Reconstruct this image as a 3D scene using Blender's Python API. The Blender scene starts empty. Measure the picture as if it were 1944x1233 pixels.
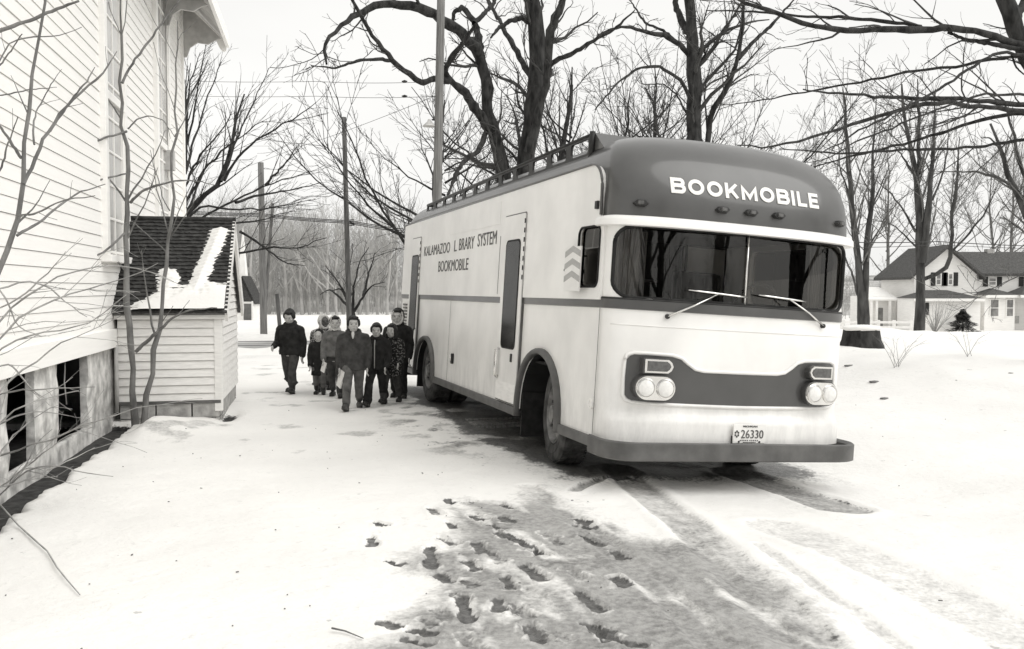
import bpy, bmesh, math, random
import numpy as np
from mathutils import Vector, Matrix, Euler
from mathutils import noise as mnoise
rnd = random.Random(7)
R = np.random.default_rng(11)
sc = bpy.context.scene
COL = sc.collection

# ------------------------------------------------------------------ camera
FPX, PITCH, CAMH = 1738.5, 0.0389, 1.70
cd = bpy.data.cameras.new('camera'); cam = bpy.data.objects.new('camera', cd); COL.objects.link(cam)
cd.sensor_width = 36.0; cd.lens = FPX / 1944 * 36.0; cd.clip_start = 0.05; cd.clip_end = 5000
cam.location = (0, 0, CAMH); cam.rotation_euler = (math.pi / 2 - PITCH, 0, 0)
sc.camera = cam
sc.render.resolution_x, sc.render.resolution_y = 1024, 649

# ------------------------------------------------------------------ overcast sky, soft sun, exposure
SUN_EL, SUN_AZ = math.radians(46), math.radians(112)       # azimuth clockwise from +y: behind the camera, to the right
wd = bpy.data.worlds.new('World'); sc.world = wd; wd.use_nodes = True
nt = wd.node_tree; nt.nodes.clear()
w_out = nt.nodes.new('ShaderNodeOutputWorld'); w_bg = nt.nodes.new('ShaderNodeBackground')
w_sky = nt.nodes.new('ShaderNodeTexSky'); w_sky.sky_type = 'NISHITA'; w_sky.sun_disc = False
w_sky.sun_elevation = SUN_EL; w_sky.sun_rotation = SUN_AZ; w_sky.air_density = 2.0; w_sky.dust_density = 6.0
w_bw = nt.nodes.new('ShaderNodeRGBToBW'); nt.links.new(w_sky.outputs[0], w_bw.inputs[0])
w_tc = nt.nodes.new('ShaderNodeTexCoord'); w_mp = nt.nodes.new('ShaderNodeMapping'); w_mp.inputs['Scale'].default_value = (1.2, 1.2, 3.5)
w_nz = nt.nodes.new('ShaderNodeTexNoise'); w_nz.inputs['Scale'].default_value = 1.6; w_nz.inputs['Detail'].default_value = 5
nt.links.new(w_tc.outputs['Generated'], w_mp.inputs[0]); nt.links.new(w_mp.outputs[0], w_nz.inputs['Vector'])
w_mr = nt.nodes.new('ShaderNodeMapRange'); w_mr.inputs[1].default_value = .3; w_mr.inputs[2].default_value = .7
w_mr.inputs[3].default_value = 7.8; w_mr.inputs[4].default_value = 8.6          # the even cloud layer
nt.links.new(w_nz.outputs['Fac'], w_mr.inputs[0])
w_mx = nt.nodes.new('ShaderNodeMix'); w_mx.data_type = 'FLOAT'; w_mx.inputs[0].default_value = 0.86
nt.links.new(w_bw.outputs[0], w_mx.inputs[2]); nt.links.new(w_mr.outputs[0], w_mx.inputs[3])
w_cc = nt.nodes.new('ShaderNodeCombineColor')
for i, k in enumerate((1.0, .994, .972)):
    m = nt.nodes.new('ShaderNodeMath'); m.operation = 'MULTIPLY'; m.inputs[1].default_value = k
    nt.links.new(w_mx.outputs[0], m.inputs[0]); nt.links.new(m.outputs[0], w_cc.inputs[i])
nt.links.new(w_cc.outputs[0], w_bg.inputs[0]); w_bg.inputs[1].default_value = 0.10
nt.links.new(w_bg.outputs[0], w_out.inputs[0])

sd = bpy.data.lights.new('sun', 'SUN'); sun = bpy.data.objects.new('sun', sd); COL.objects.link(sun)
sd.energy = 1.25; sd.angle = math.radians(50); sd.color = (1, .99, .965)
sv = Vector((math.sin(SUN_AZ) * math.cos(SUN_EL), math.cos(SUN_AZ) * math.cos(SUN_EL), math.sin(SUN_EL)))
sun.rotation_euler = (-sv).to_track_quat('-Z', 'Y').to_euler(); sun.location = sv * 60
sc.view_settings.view_transform = 'Standard'; sc.view_settings.look = 'None'
sc.view_settings.exposure = 0.38; sc.view_settings.gamma = 1.0; sc.view_settings.use_curve_mapping = False

# ------------------------------------------------------------------ pixels of the photograph -> points of the place
CP, SP = math.cos(PITCH), math.sin(PITCH)
def ray(x, y):
    dx, dz = (x - 972) / FPX, (616.5 - y) / FPX
    return (dx, CP + dz * SP, dz * CP - SP)
def P(x, y, d):
    r = ray(x, y); return Vector((r[0] * d / r[1], d, CAMH + r[2] * d / r[1]))
def G(x, y, z=0.0):
    r = ray(x, y); t = (z - CAMH) / r[2]; return (r[0] * t, r[1] * t)

# ------------------------------------------------------------------ helpers
def tone(v): return (v, v * .985, v * .955, 1)
MATS = {}
def mat(name, v, rough=.7, var=.12, scale=6., bump=.0, bscale=60., spec=.3, metal=0., coat=0., v2=None, stretch=(1, 1, 1), lo=.35, hi=.65):
    if name in MATS: return MATS[name]
    m = bpy.data.materials.new(name); m.use_nodes = True; n = m.node_tree; b = n.nodes['Principled BSDF']
    tc = n.nodes.new('ShaderNodeTexCoord'); mp = n.nodes.new('ShaderNodeMapping'); mp.inputs['Scale'].default_value = stretch
    n.links.new(tc.outputs['Object'], mp.inputs[0])
    nz = n.nodes.new('ShaderNodeTexNoise'); nz.inputs['Scale'].default_value = scale; nz.inputs['Detail'].default_value = 6
    n.links.new(mp.outputs[0], nz.inputs['Vector'])
    mr = n.nodes.new('ShaderNodeMapRange'); mr.inputs[1].default_value = lo; mr.inputs[2].default_value = hi
    n.links.new(nz.outputs['Fac'], mr.inputs[0])
    mx = n.nodes.new('ShaderNodeMix'); mx.data_type = 'RGBA'
    mx.inputs[6].default_value = tone(v * (1 - var)); mx.inputs[7].default_value = tone(min(.95, v * (1 + var)) if v2 is None else v2)
    n.links.new(mr.outputs[0], mx.inputs[0]); n.links.new(mx.outputs[2], b.inputs['Base Color'])
    b.inputs['Roughness'].default_value = rough; b.inputs['Metallic'].default_value = metal
    b.inputs['Specular IOR Level'].default_value = spec; b.inputs['Coat Weight'].default_value = coat; b.inputs['Coat Roughness'].default_value = .12
    if bump:
        n2 = n.nodes.new('ShaderNodeTexNoise'); n2.inputs['Scale'].default_value = bscale; n2.inputs['Detail'].default_value = 4
        n.links.new(mp.outputs[0], n2.inputs['Vector'])
        bp = n.nodes.new('ShaderNodeBump'); bp.inputs['Strength'].default_value = bump; bp.inputs['Distance'].default_value = .02
        n.links.new(n2.outputs['Fac'], bp.inputs['Height']); n.links.new(bp.outputs[0], b.inputs['Normal'])
    MATS[name] = m; return m
def glass_mat(name, tint=.55, ior=1.5, rough=.01):
    m = bpy.data.materials.new(name); m.use_nodes = True; n = m.node_tree; n.nodes.clear()
    o = n.nodes.new('ShaderNodeOutputMaterial'); mx = n.nodes.new('ShaderNodeMixShader'); fr = n.nodes.new('ShaderNodeFresnel'); fr.inputs[0].default_value = ior
    t = n.nodes.new('ShaderNodeBsdfTransparent'); t.inputs[0].default_value = tone(tint)
    g = n.nodes.new('ShaderNodeBsdfGlossy'); g.inputs[0].default_value = tone(.95); g.inputs[1].default_value = rough
    n.links.new(fr.outputs[0], mx.inputs[0]); n.links.new(t.outputs[0], mx.inputs[1]); n.links.new(g.outputs[0], mx.inputs[2]); n.links.new(mx.outputs[0], o.inputs[0])
    MATS[name] = m; return m

def tag(o, label=None, cat=None, group=None, kind=None):
    if label: o['label'] = label
    if cat: o['category'] = cat
    if group: o['group'] = group
    if kind: o['kind'] = kind
    return o
def empty(name, loc, rz=0, label=None, cat=None, group=None):
    o = bpy.data.objects.new(name, None); COL.objects.link(o); o.location = loc; o.rotation_euler = (0, 0, rz); o.empty_display_size = .2
    return tag(o, label, cat, group)
def link(name, me, m, parent=None, loc=None):
    o = bpy.data.objects.new(name, me); COL.objects.link(o)
    if m is not None and not me.materials: me.materials.append(MATS[m] if isinstance(m, str) else m)
    if parent: o.parent = parent
    if loc is not None: o.location = loc
    return o
def from_bm(name, bm, m, parent=None, smooth=False, loc=None):
    bmesh.ops.recalc_face_normals(bm, faces=bm.faces)
    me = bpy.data.meshes.new(name); bm.to_mesh(me); bm.free()
    if smooth: me.polygons.foreach_set('use_smooth', [True] * len(me.polygons))
    return link(name, me, m, parent, loc)
def np_mesh(name, v, q, smooth=True):
    me = bpy.data.meshes.new(name); v = np.asarray(v, np.float32); q = np.asarray(q, np.int32); k = q.shape[1]
    me.vertices.add(len(v)); me.vertices.foreach_set('co', v.ravel())
    me.loops.add(q.size); me.loops.foreach_set('vertex_index', q.ravel())
    me.polygons.add(len(q)); me.polygons.foreach_set('loop_start', np.arange(len(q), dtype=np.int32) * k)
    me.polygons.foreach_set('loop_total', np.full(len(q), k, np.int32))
    me.update(calc_edges=True)
    if smooth: me.polygons.foreach_set('use_smooth', np.ones(len(q), bool))
    return me
def add_box(bm, c, s, rot=None):
    M = Matrix.Translation(c) @ (rot.to_4x4() if rot else Matrix()) @ Matrix.Diagonal((s[0], s[1], s[2], 1))
    return bmesh.ops.create_cube(bm, size=1, matrix=M)['verts']
def box(name, c, s, m, parent=None, bev=0., rot=None):
    bm = bmesh.new(); add_box(bm, c, s, rot)
    if bev: bmesh.ops.bevel(bm, geom=bm.edges[:], offset=bev, segments=2, affect='EDGES', profile=.6)
    return from_bm(name, bm, m, parent)
def box2(name, a, b, m, parent=None, bev=0.):
    return box(name, [(a[i] + b[i]) / 2 for i in range(3)], [abs(b[i] - a[i]) for i in range(3)], m, parent, bev)
def add_tube(bm, pts, rad, n=8, cap=True, closed=False):
    pts = [Vector(p) for p in pts]; rad = rad if hasattr(rad, '__len__') else [rad] * len(pts); rings = []; up = Vector((0, 0, 1))
    for i, p in enumerate(pts):
        t = (pts[min(i + 1, len(pts) - 1)] - pts[max(i - 1, 0)]).normalized() if not closed else (pts[(i + 1) % len(pts)] - pts[i - 1]).normalized()
        a = t.cross(up if abs(t.z) < .95 else Vector((1, 0, 0))).normalized(); b = t.cross(a)
        rings.append([bm.verts.new(p + (a * math.cos(2 * math.pi * k / n) + b * math.sin(2 * math.pi * k / n)) * rad[i]) for k in range(n)])
    for r0, r1 in zip(rings, rings[1:]):
        for k in range(n): bm.faces.new((r0[k], r0[(k + 1) % n], r1[(k + 1) % n], r1[k]))
    if closed:                                          # join the last ring to the best aligned turn of the first
        r0, r1 = rings[-1], rings[0]
        best = min(((sum((r0[k].co - r1[(f * k + j) % n].co).length for k in range(n)), j, f) for j in range(n) for f in (1, -1)))
        for k in range(n): bm.faces.new((r0[k], r0[(k + 1) % n], r1[(best[2] * (k + 1) + best[1]) % n], r1[(best[2] * k + best[1]) % n]))
    elif cap: bm.faces.new(rings[0]); bm.faces.new(rings[-1])
def tube(name, pts, rad, m, parent=None, n=8, closed=False):
    bm = bmesh.new(); add_tube(bm, pts, rad, n, True, closed); return from_bm(name, bm, m, parent, True)
def add_prism(bm, pts, f0, f1):                       # polygon swept between two maps point->3D
    a = [bm.verts.new(f0(p)) for p in pts]; b = [bm.verts.new(f1(p)) for p in pts]; n = len(pts)
    bm.faces.new(a); bm.faces.new(b[::-1])
    for i in range(n): bm.faces.new((a[i], b[i], b[(i + 1) % n], a[(i + 1) % n]))
def prism(name, pts, f0, f1, m, parent=None):
    bm = bmesh.new(); add_prism(bm, pts, f0, f1); return from_bm(name, bm, m, parent)
def rrect(x0, x1, y0, y1, r, n=5):
    out = []
    for cx, cy, a0 in ((x1 - r, y1 - r, 0), (x0 + r, y1 - r, 90), (x0 + r, y0 + r, 180), (x1 - r, y0 + r, 270)):
        for i in range(n + 1):
            a = math.radians(a0 + 90 * i / n); out.append((cx + r * math.cos(a), cy + r * math.sin(a)))
    return out
def apply_mods(o):
    dg = bpy.context.evaluated_depsgraph_get(); dg.update()
    me = bpy.data.meshes.new_from_object(o.evaluated_get(dg)); old = o.data
    o.modifiers.clear(); o.data = me; bpy.data.meshes.remove(old); return o
def boolean(o, cutters):
    for c in cutters:
        md = o.modifiers.new('b', 'BOOLEAN'); md.operation = 'DIFFERENCE'; md.solver = 'EXACT'; md.object = c
    apply_mods(o)
    for c in cutters:
        me = c.data; bpy.data.objects.remove(c); bpy.data.meshes.remove(me)
def text_mesh(s, size=1., bold=0., ext=0., space=1., align='CENTER'):
    cu = bpy.data.curves.new('t', 'FONT'); cu.body = s; cu.size = size; cu.offset = bold; cu.extrude = ext; cu.align_x = align; cu.space_character = space; cu.resolution_u = 4
    o = bpy.data.objects.new('t', cu); COL.objects.link(o)
    dg = bpy.context.evaluated_depsgraph_get(); dg.update()
    me = bpy.data.meshes.new_from_object(o.evaluated_get(dg)); bpy.data.objects.remove(o); bpy.data.curves.remove(cu); return me
def text_on(name, s, f, height, width, m, parent, bold=0., space=1.):
    """text fitted into width x height, f(x,y,out)->3D with x in 0..width, y in 0..height"""
    me = text_mesh(s, 1., bold, .004, space)
    co = np.empty(len(me.vertices) * 3, np.float32); me.vertices.foreach_get('co', co); co = co.reshape(-1, 3)
    mn, mxx = co.min(0), co.max(0)
    x = (co[:, 0] - mn[0]) / (mxx[0] - mn[0]) * width; y = (co[:, 1] - mn[1]) / (mxx[1] - mn[1]) * height
    for i, v in enumerate(me.vertices): v.co = f(float(x[i]), float(y[i]), float(co[i, 2]) + .004)
    return link(name, me, m, parent)
def S(a, b, x): t = np.clip((np.asarray(x, float) - a) / (b - a), 0, 1); return t * t * (3 - 2 * t)
def vnoise(x, y, s, seed=0):                          # value noise, vectorised
    x = np.asarray(x, float) * s + seed * 17.3; y = np.asarray(y, float) * s + seed * 9.7
    xi, yi = np.floor(x), np.floor(y); xf, yf = x - xi, y - yi
    def hsh(i, j): t = np.sin(i * 127.1 + j * 311.7 + seed * 74.7) * 43758.5453; return t - np.floor(t)
    u, v = xf * xf * (3 - 2 * xf), yf * yf * (3 - 2 * yf)
    return (hsh(xi, yi) * (1 - u) + hsh(xi + 1, yi) * u) * (1 - v) + (hsh(xi, yi + 1) * (1 - u) + hsh(xi + 1, yi + 1) * u) * v
def fbm(x, y, s, o=4, seed=0):
    return sum(vnoise(x, y, s * 2 ** k, seed + k) * .5 ** k for k in range(o)) / (2 - .5 ** (o - 1))

# materials
mat('white_paint', .80, .45, .05, 3, spec=.4)
mat('bus_white', .84, .38, .07, 1.6, spec=.45, coat=.15)
def grime(m, z0, z1, amt, col):
    n = m.node_tree; b = n.nodes['Principled BSDF']; src = b.inputs['Base Color'].links[0].from_socket; L = n.links.new
    tc = n.nodes.new('ShaderNodeTexCoord'); sx = n.nodes.new('ShaderNodeSeparateXYZ'); L(tc.outputs['Object'], sx.inputs[0])
    mr = n.nodes.new('ShaderNodeMapRange'); mr.inputs[1].default_value = z0; mr.inputs[2].default_value = z1; mr.inputs[3].default_value = 1; mr.inputs[4].default_value = .10; L(sx.outputs[2], mr.inputs[0])
    mp = n.nodes.new('ShaderNodeMapping'); mp.inputs['Scale'].default_value = (3, 3, .9); L(tc.outputs['Object'], mp.inputs[0])
    nz = n.nodes.new('ShaderNodeTexNoise'); nz.inputs['Scale'].default_value = 2.2; nz.inputs['Detail'].default_value = 8; nz.inputs['Roughness'].default_value = .7; L(mp.outputs[0], nz.inputs['Vector'])
    m2 = n.nodes.new('ShaderNodeMapRange'); m2.inputs[1].default_value = .38; m2.inputs[2].default_value = .75; m2.inputs[4].default_value = amt; L(nz.outputs['Fac'], m2.inputs[0])
    mu = n.nodes.new('ShaderNodeMath'); mu.operation = 'MULTIPLY'; L(mr.outputs[0], mu.inputs[0]); L(m2.outputs[0], mu.inputs[1])
    mx = n.nodes.new('ShaderNodeMix'); mx.data_type = 'RGBA'; mx.inputs[7].default_value = tone(col); L(mu.outputs[0], mx.inputs[0]); L(src, mx.inputs[6]); L(mx.outputs[2], b.inputs['Base Color'])
grime(MATS['bus_white'], .42, 1.15, .5, .36)
mat('bus_grey', .068, .42, .12, 3, spec=.4, coat=.55)
mat('trim_grey', .115, .5, .2, 6, bump=.05)
mat('black_rubber', .014, .8, .3, 12, bump=.1, v2=.024)
mat('tyre_rubber', .028, .8, .3, 9, bump=.15, v2=.085)
mat('steel_rim', .20, .5, .4, 10, metal=.3)
mat('chrome', .75, .18, .05, 8, metal=1.)
mat('dark_metal', .03, .5, .3, 8)
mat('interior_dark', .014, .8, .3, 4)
mat('curtain', .34, .9, .35, 9, stretch=(12, 12, .4))
mat('seat_vinyl', .02, .5, .2, 5)
mat('lens_amber', .10, .25, .2, 30, spec=.6)
mat('letter_white', .85, .5, .03)
mat('letter_dark', .09, .6, .2)
mat('reflector_grey', .42, .5, .08, 40)
mat('siding', .90, .75, .02, 5, bump=.03, stretch=(1, .25, 6))
mat('siding_shed', .82, .78, .06, 6, bump=.06, stretch=(1, 1, 5))
mat('plaster', .52, .9, .35, 6, bump=.6, bscale=16, v2=.74)
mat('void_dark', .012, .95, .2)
mat('block', .40, .9, .25, 9, bump=.3, bscale=40)
mat('shingle', .045, .9, .45, 14, bump=.35, bscale=50)
mat('roof_dark', .085, .9, .3, 8, bump=.2)
mat('snow', .84, .8, .03, 3, bump=.25, bscale=20)
mat('bark', .026, .92, .5, 9, bump=.8, bscale=30, stretch=(1, 1, .35), v2=.055)
mat('bark_light', .17, .9, .35, 9, bump=.5, bscale=40, stretch=(1, 1, .35))
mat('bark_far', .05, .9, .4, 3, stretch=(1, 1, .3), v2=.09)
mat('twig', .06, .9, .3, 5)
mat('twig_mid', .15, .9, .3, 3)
mat('twig_hazed', .37, .95, .25, .6)  # pale tone paints distance haze into the twig colour
mat('cane', .34, .85, .3, 6)
mat('pole_wood', .10, .85, .4, 6, bump=.3, stretch=(6, 6, .3), v2=.17)
mat('pole_pale', .19, .85, .3, 6, bump=.3, stretch=(6, 6, .3))
mat('wire', .03, .6, .1)
mat('window_glass_far', .20, .15, .4, 2, spec=.7)
mat('window_blind', .52, .2, .2, 1.2, spec=.6)
mat('shutter', .03, .7, .1)
mat('conifer', .075, .9, .5, 8)
mat('soffit', .50, .85, .15, 6)
mat('skin', .46, .55, .06, 12)
mat('skin_dark', .09, .55, .06, 12)
mat('hair', .018, .6, .4, 30)
mat('fur', .66, .95, .2, 40, bump=.8, bscale=120)
glass_mat('glass_clear', .62); glass_mat('glass_windshield', .72, 1.62)
mat('glass_dark', .02, .12, .3, 3, spec=.12)

# ================================================================== THE GROUND
BYAW, BROLL = .3247, .0643
BO = Vector((1.822, 8.1715, CAMH - 1.7662))
_cy, _sy = math.cos(BYAW), math.sin(BYAW)
def bus_uv(x, y): dx, dy = x - BO.x, y - BO.y; return dx * _cy + dy * _sy, -dx * _sy + dy * _cy
CH_O = Vector((-5.11, 11.73, 0)); CH_A = math.radians(11.86); _cc, _cs = math.cos(CH_A), math.sin(CH_A)
def ch_xy(x, y): dx, dy = x - CH_O.x, y - CH_O.y; return dx * _cc + dy * _cs, -dx * _cs + dy * _cc
def road_y(x): return 26.8 + .24 * (np.sqrt((x + 7) ** 2 + 16) + (x + 7)) - .9
def height0(x, y):
    x = np.asarray(x, float); y = np.asarray(y, float)
    kr = S(3, 22, x - .1 * (y - 20))
    h = -1.3 * S(45, 115, y) * (1 - kr) - 1.6 * S(22, 75, y) * kr
    bank = .62 * S(4.2, 7.2, x + .25 * (y - 12)) * S(8.5, 14.5, y + .3 * (x - 7)) * (1 - S(20.5, 26, y - .25 * (x - 8)))
    h = h + bank + .10 * bank * (fbm(x, y, .9, 3, 4) - .5) * 2
    u, v = bus_uv(x, y)
    wb = S(-2.6, -1.25, u) * (1 - S(1.7, 3.6, u)) * S(-3.0, -.4, v) * (1 - S(8.5, 11.5, v))
    h = h * (1 - wb) + wb * (BO.z - .0643 * np.clip(u, -1.25, 1.7))
    cx, cyy = ch_xy(x, y)
    h = h + .14 * np.exp(-((x + 4.35) ** 2 / .35 + (y - 11.0) ** 2 / .5)) * S(.35, .6, cx)
    h = h + .05 * (fbm(x, y, .35, 3, 1) - .5) * (1 - wb) + .03 * (fbm(x, y, 2.6, 4, 2) - .5) * (1 - S(20, 30, y))
    return h
def H(x, y): return float(height0(x, y))

# irregular lists traced on the ground: slush patch, boot prints, wheel tracks
slush_px = [(1000, 922), (960, 950), (880, 945), (815, 965), (832, 1000), (800, 1035), (735, 1052), (722, 1072), (755, 1098), (812, 1112), (795, 1138), (745, 1158), (700, 1180),
            (722, 1200), (650, 1213), (600, 1290), (560, 1500), (1950, 1500), (1650, 1240), (1545, 1120), (1480, 1080), (1395, 1040), (1330, 1020), (1250, 1022), (1190, 985), (1120, 950), (1045, 915)]
slush_w = [G(*p) for p in slush_px]
prints_c = [(285, 440, 300, 500), (600, 290, 650, 345), (740, 265, 830, 265), (690, 370, 740, 410), (810, 335, 890, 370), (960, 270, 1060, 310), (930, 390, 980, 410), (960, 430, 1000, 455),
            (1010, 430, 1070, 480), (1040, 470, 1150, 500), (1150, 520, 1205, 550), (830, 470, 905, 550), (640, 455, 750, 490), (600, 495, 610, 620), (390, 580, 435, 590), (780, 565, 860, 635),
            (640, 645, 720, 690), (985, 655, 1040, 740), (1080, 590, 1215, 690), (770, 755, 800, 920), (960, 770, 965, 860), (1550, 660, 1650, 720), (1365, 735, 1520, 860), (1450, 910, 1530, 945),
            (1100, 900, 1210, 1010), (360, 900, 420, 920), (530, 950, 590, 960), (480, 1000, 590, 1020), (1520, 990, 1740, 1030), (1360, 345, 1440, 370), (1350, 385, 1460, 400), (1370, 430, 1510, 490),
            (1570, 510, 1635, 570), (970, 340, 1020, 375), (310, 375, 340, 385), (690, 255, 705, 272)]
_rp = random.Random(3)
for _ in range(22):                                   # fainter, older prints between the clear ones
    a_, b_ = _rp.uniform(560, 1500), _rp.uniform(300, 1000); t_ = _rp.uniform(.2, .9); prints_c.append((a_, b_, a_ + 90 * t_ * (.5 + b_ / 900), b_ + 62 * t_ * (.5 + b_ / 900)))
prints = [G(a / 2.777 + 600, b / 2.777 + 860) + G(c / 2.777 + 600, d / 2.777 + 860) for a, b, c, d in prints_c]
tracks = [([(1170, 885), (1215, 925), (1290, 985), (1370, 1060), (1450, 1140), (1560, 1260), (1700, 1430)], .17, .75),
          ([(1400, 880), (1470, 903), (1545, 925), (1600, 948)], .24, .9),
          ([(1470, 992), (1580, 1035), (1700, 1092), (1820, 1155), (1944, 1225), (2100, 1320)], .22, .40),
          ([(1090, 935), (1140, 912), (1200, 900)], .06, .9),
          ([(1300, 1010), (1400, 1110), (1480, 1190), (1560, 1290)], .05, .4),
          ([(1240, 1080), (1330, 1165), (1400, 1230), (1500, 1340)], .05, .4),
          ([(1440, 1035), (1540, 1110), (1640, 1180), (1740, 1260)], .05, .4),
          ([(1000, 925), (1085, 985), (1180, 1060), (1290, 1160), (1380, 1260)], .10, .5)]
def seg_dist(x, y, pl):
    best = np.full(x.shape, 1e9)
    for (x0, y0), (x1, y1) in zip(pl, pl[1:]):
        dx, dy = x1 - x0, y1 - y0; t = np.clip(((x - x0) * dx + (y - y0) * dy) / (dx * dx + dy * dy), 0, 1)
        best = np.minimum(best, np.hypot(x - x0 - t * dx, y - y0 - t * dy))
    return best
def in_poly(x, y, pl):
    c = np.zeros(x.shape, bool); n = len(pl)
    for i in range(n):
        (x0, y0), (x1, y1) = pl[i], pl[(i + 1) % n]
        k = (y0 > y) != (y1 > y)
        c ^= k & (x < (x1 - x0) * (y - y0) / ((y1 - y0) + 1e-12) + x0)
    return c
def axis(segs):
    out = []
    for a, b, n in segs: out += list(np.linspace(a, b, n, endpoint=False))
    return np.array(out + [segs[-1][1]])
ax_ = axis([(-1500, -200, 10), (-200, -40, 24), (-40, -12, 40), (-12, -6, 30), (-6, -1.3, 110), (-1.3, 4.2, 300), (4.2, 9, 80), (9, 20, 60), (20, 60, 60), (60, 250, 24), (250, 1500, 10)])
ay_ = axis([(-120, -6, 20), (-6, 3.4, 30), (3.4, 8.6, 270), (8.6, 18, 150), (18, 32, 90), (32, 60, 80), (60, 130, 60), (130, 400, 20), (400, 2500, 12)])
gx, gy = np.meshgrid(ax_, ay_)
gz = height0(gx, gy)
near = (gx > -3) & (gx < 8) & (gy > 1) & (gy < 14)
wx = gx + .10 * (fbm(gx, gy, 5, 3, 21) - .5) * 2; wy = gy + .14 * (fbm(gx, gy, 5, 3, 33) - .5) * 2
ins = in_poly(wx, wy, slush_w); dS = seg_dist(wx, wy, slush_w + slush_w[:1])
slush = np.where(ins, S(-.06, .38, dS), 0) * near
u_, v_ = bus_uv(gx, gy)
streak = fbm(u_ * 1.0, v_ * .18, 7, 3, 41)
blot = fbm(gx, gy, 2.6, 3, 8)
slush *= np.clip(.30 + 1.0 * S(.34, .60, .6 * streak + .4 * blot + .08 * (1 - S(4.8, 6.4, gy))), 0, 1)
wet = np.zeros_like(gx)
jit6 = .03 * (fbm(gx, gy, 6, 2, 3) - .5); jit3 = S(.42, .6, fbm(gx, gy, 3.2, 2, 14))
for (pl, wdt, amt) in tracks:
    plw = [G(*p) for p in pl]; d = seg_dist(gx + jit6, gy, plw)
    core = 1 - S(wdt * .75, wdt * 1.1, d); rim = np.exp(-((d - wdt * 1.25) / (.03 + wdt * .12)) ** 2)
    d = np.where(near, d, 9.)
    gz += near * (-.022 * amt * core + .016 * amt * rim)
    slush = np.maximum(slush, near * core * amt * (.45 + .6 * streak))
    edge = np.exp(-((d - wdt * .95) / .025) ** 2) * amt
    wet = np.maximum(wet, near * edge * .55 * jit3)
for k, (x0, y0, x1, y1) in enumerate(prints):
    dx, dy = x1 - x0, y1 - y0; L_ = max(.10, math.hypot(dx, dy)); dx, dy = dx / math.hypot(dx, dy), dy / math.hypot(dx, dy); mx_, my_ = (x0 + x1) / 2, (y0 + y1) / 2
    if L_ < .24: L_ = .24 if L_ > .15 else .20
    w_ = L_ * .5 + .25; j0, j1 = np.searchsorted(ay_, (my_ - w_, my_ + w_)); i0, i1 = np.searchsorted(ax_, (mx_ - w_, mx_ + w_)); q = np.s_[j0:j1, i0:i1]
    X, Y = gx[q], gy[q]
    a = (X - mx_) * dx + (Y - my_) * dy; b = -(X - mx_) * dy + (Y - my_) * dx
    b = b + .03 * (fbm(X, Y, 14, 2, k) - .5); a = a + .05 * (fbm(X, Y, 12, 2, k + 50) - .5)
    wd_ = rnd.uniform(.042, .060) * (1 + .22 * np.clip(a / L_ * 2, -1, 1) - .25 * np.exp(-(a / (L_ * .16)) ** 2))
    e = np.where(np.abs(a) > L_ * .36, np.hypot(b / wd_, np.clip((np.abs(a) - L_ * .36) / (L_ * .14), 0, 9)), np.abs(b) / wd_)
    inn = 1 - S(.75, 1.05, e); rimp = np.exp(-((e - 1.25) / .22) ** 2)
    faint = 1. if k < 36 else .55
    gz[q] += faint * (-.022 * inn + .014 * rimp * vnoise(X, Y, 28, k))
    wet[q] = np.maximum(wet[q], inn * faint * (.62 + .42 * rnd.random()) * (.70 + .5 * fbm(X, Y, 9, 2, k + 70)))
    slush[q] *= (1 - .6 * rimp * S(.45, .7, vnoise(X, Y, 16, k + 9)))
# trampled, thin snow beside and under the bus, darkened below it to paint its shade; bare soil along the church foundation
bare_shade = S(-1.62, -1.12, u_ + .5 * (fbm(gx, gy, 1.6, 3, 5) - .5)) * (1 - S(1.1, 1.9, u_)) * S(-.25, .9, v_) * (1 - S(7.8, 9, v_))
wet = np.maximum(wet, bare_shade * S(.24, .46, fbm(gx, gy, 1.3, 4, 6) + .08)); slush = np.maximum(slush, bare_shade * .8)  # wet value here also paints in the shade under the bus
beside = np.exp(-((u_ + 1.75) / .38) ** 2) * S(1.2, 2.4, v_) * (1 - S(5.5, 7, v_))
slush = np.maximum(slush, beside * .9 * S(.38, .6, fbm(gx, gy, 2.4, 4, 16))); wet = np.maximum(wet, beside * .5 * S(.5, .68, fbm(gx, gy, 3.4, 3, 17)))
cx_, cy_ = ch_xy(gx, gy)
edge_ = .30 + .14 * (fbm(gx, gy, 2.2, 3, 12) - .5) + .10 * (fbm(gx, gy, 9, 2, 13) - .5)
dirt = (1 - S(-.015, .03, cx_ - edge_)) * (cx_ > -12) * (cy_ < -.05) * (cy_ > -12)
dirt = np.maximum(dirt, np.exp(-((cx_ - 1.38) / .12) ** 2 - ((cy_ - .3) / .5) ** 2) * .8)
gz -= dirt * .11
scuff = S(.60, .72, fbm(gx, gy, 1.9, 4, 61)) * (1 - S(5, 8, np.hypot(gx + 2.0, (gy - 14.5) * .6))) * (gy > 9) * (gx < .3)
slush = np.maximum(slush, scuff * .5)
ny_, nx_ = gx.shape
idx = np.arange(nx_ * ny_).reshape(ny_, nx_)
quads = np.stack([idx[:-1, :-1], idx[:-1, 1:], idx[1:, 1:], idx[1:, :-1]], -1).reshape(-1, 4)
gm = np_mesh('snow_ground', np.stack([gx, gy, gz], -1).reshape(-1, 3), quads)
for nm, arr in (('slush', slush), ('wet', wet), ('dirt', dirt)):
    at = gm.attributes.new(nm, 'FLOAT', 'POINT'); at.data.foreach_set('value', np.clip(arr, 0, 1).astype(np.float32).ravel())
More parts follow.
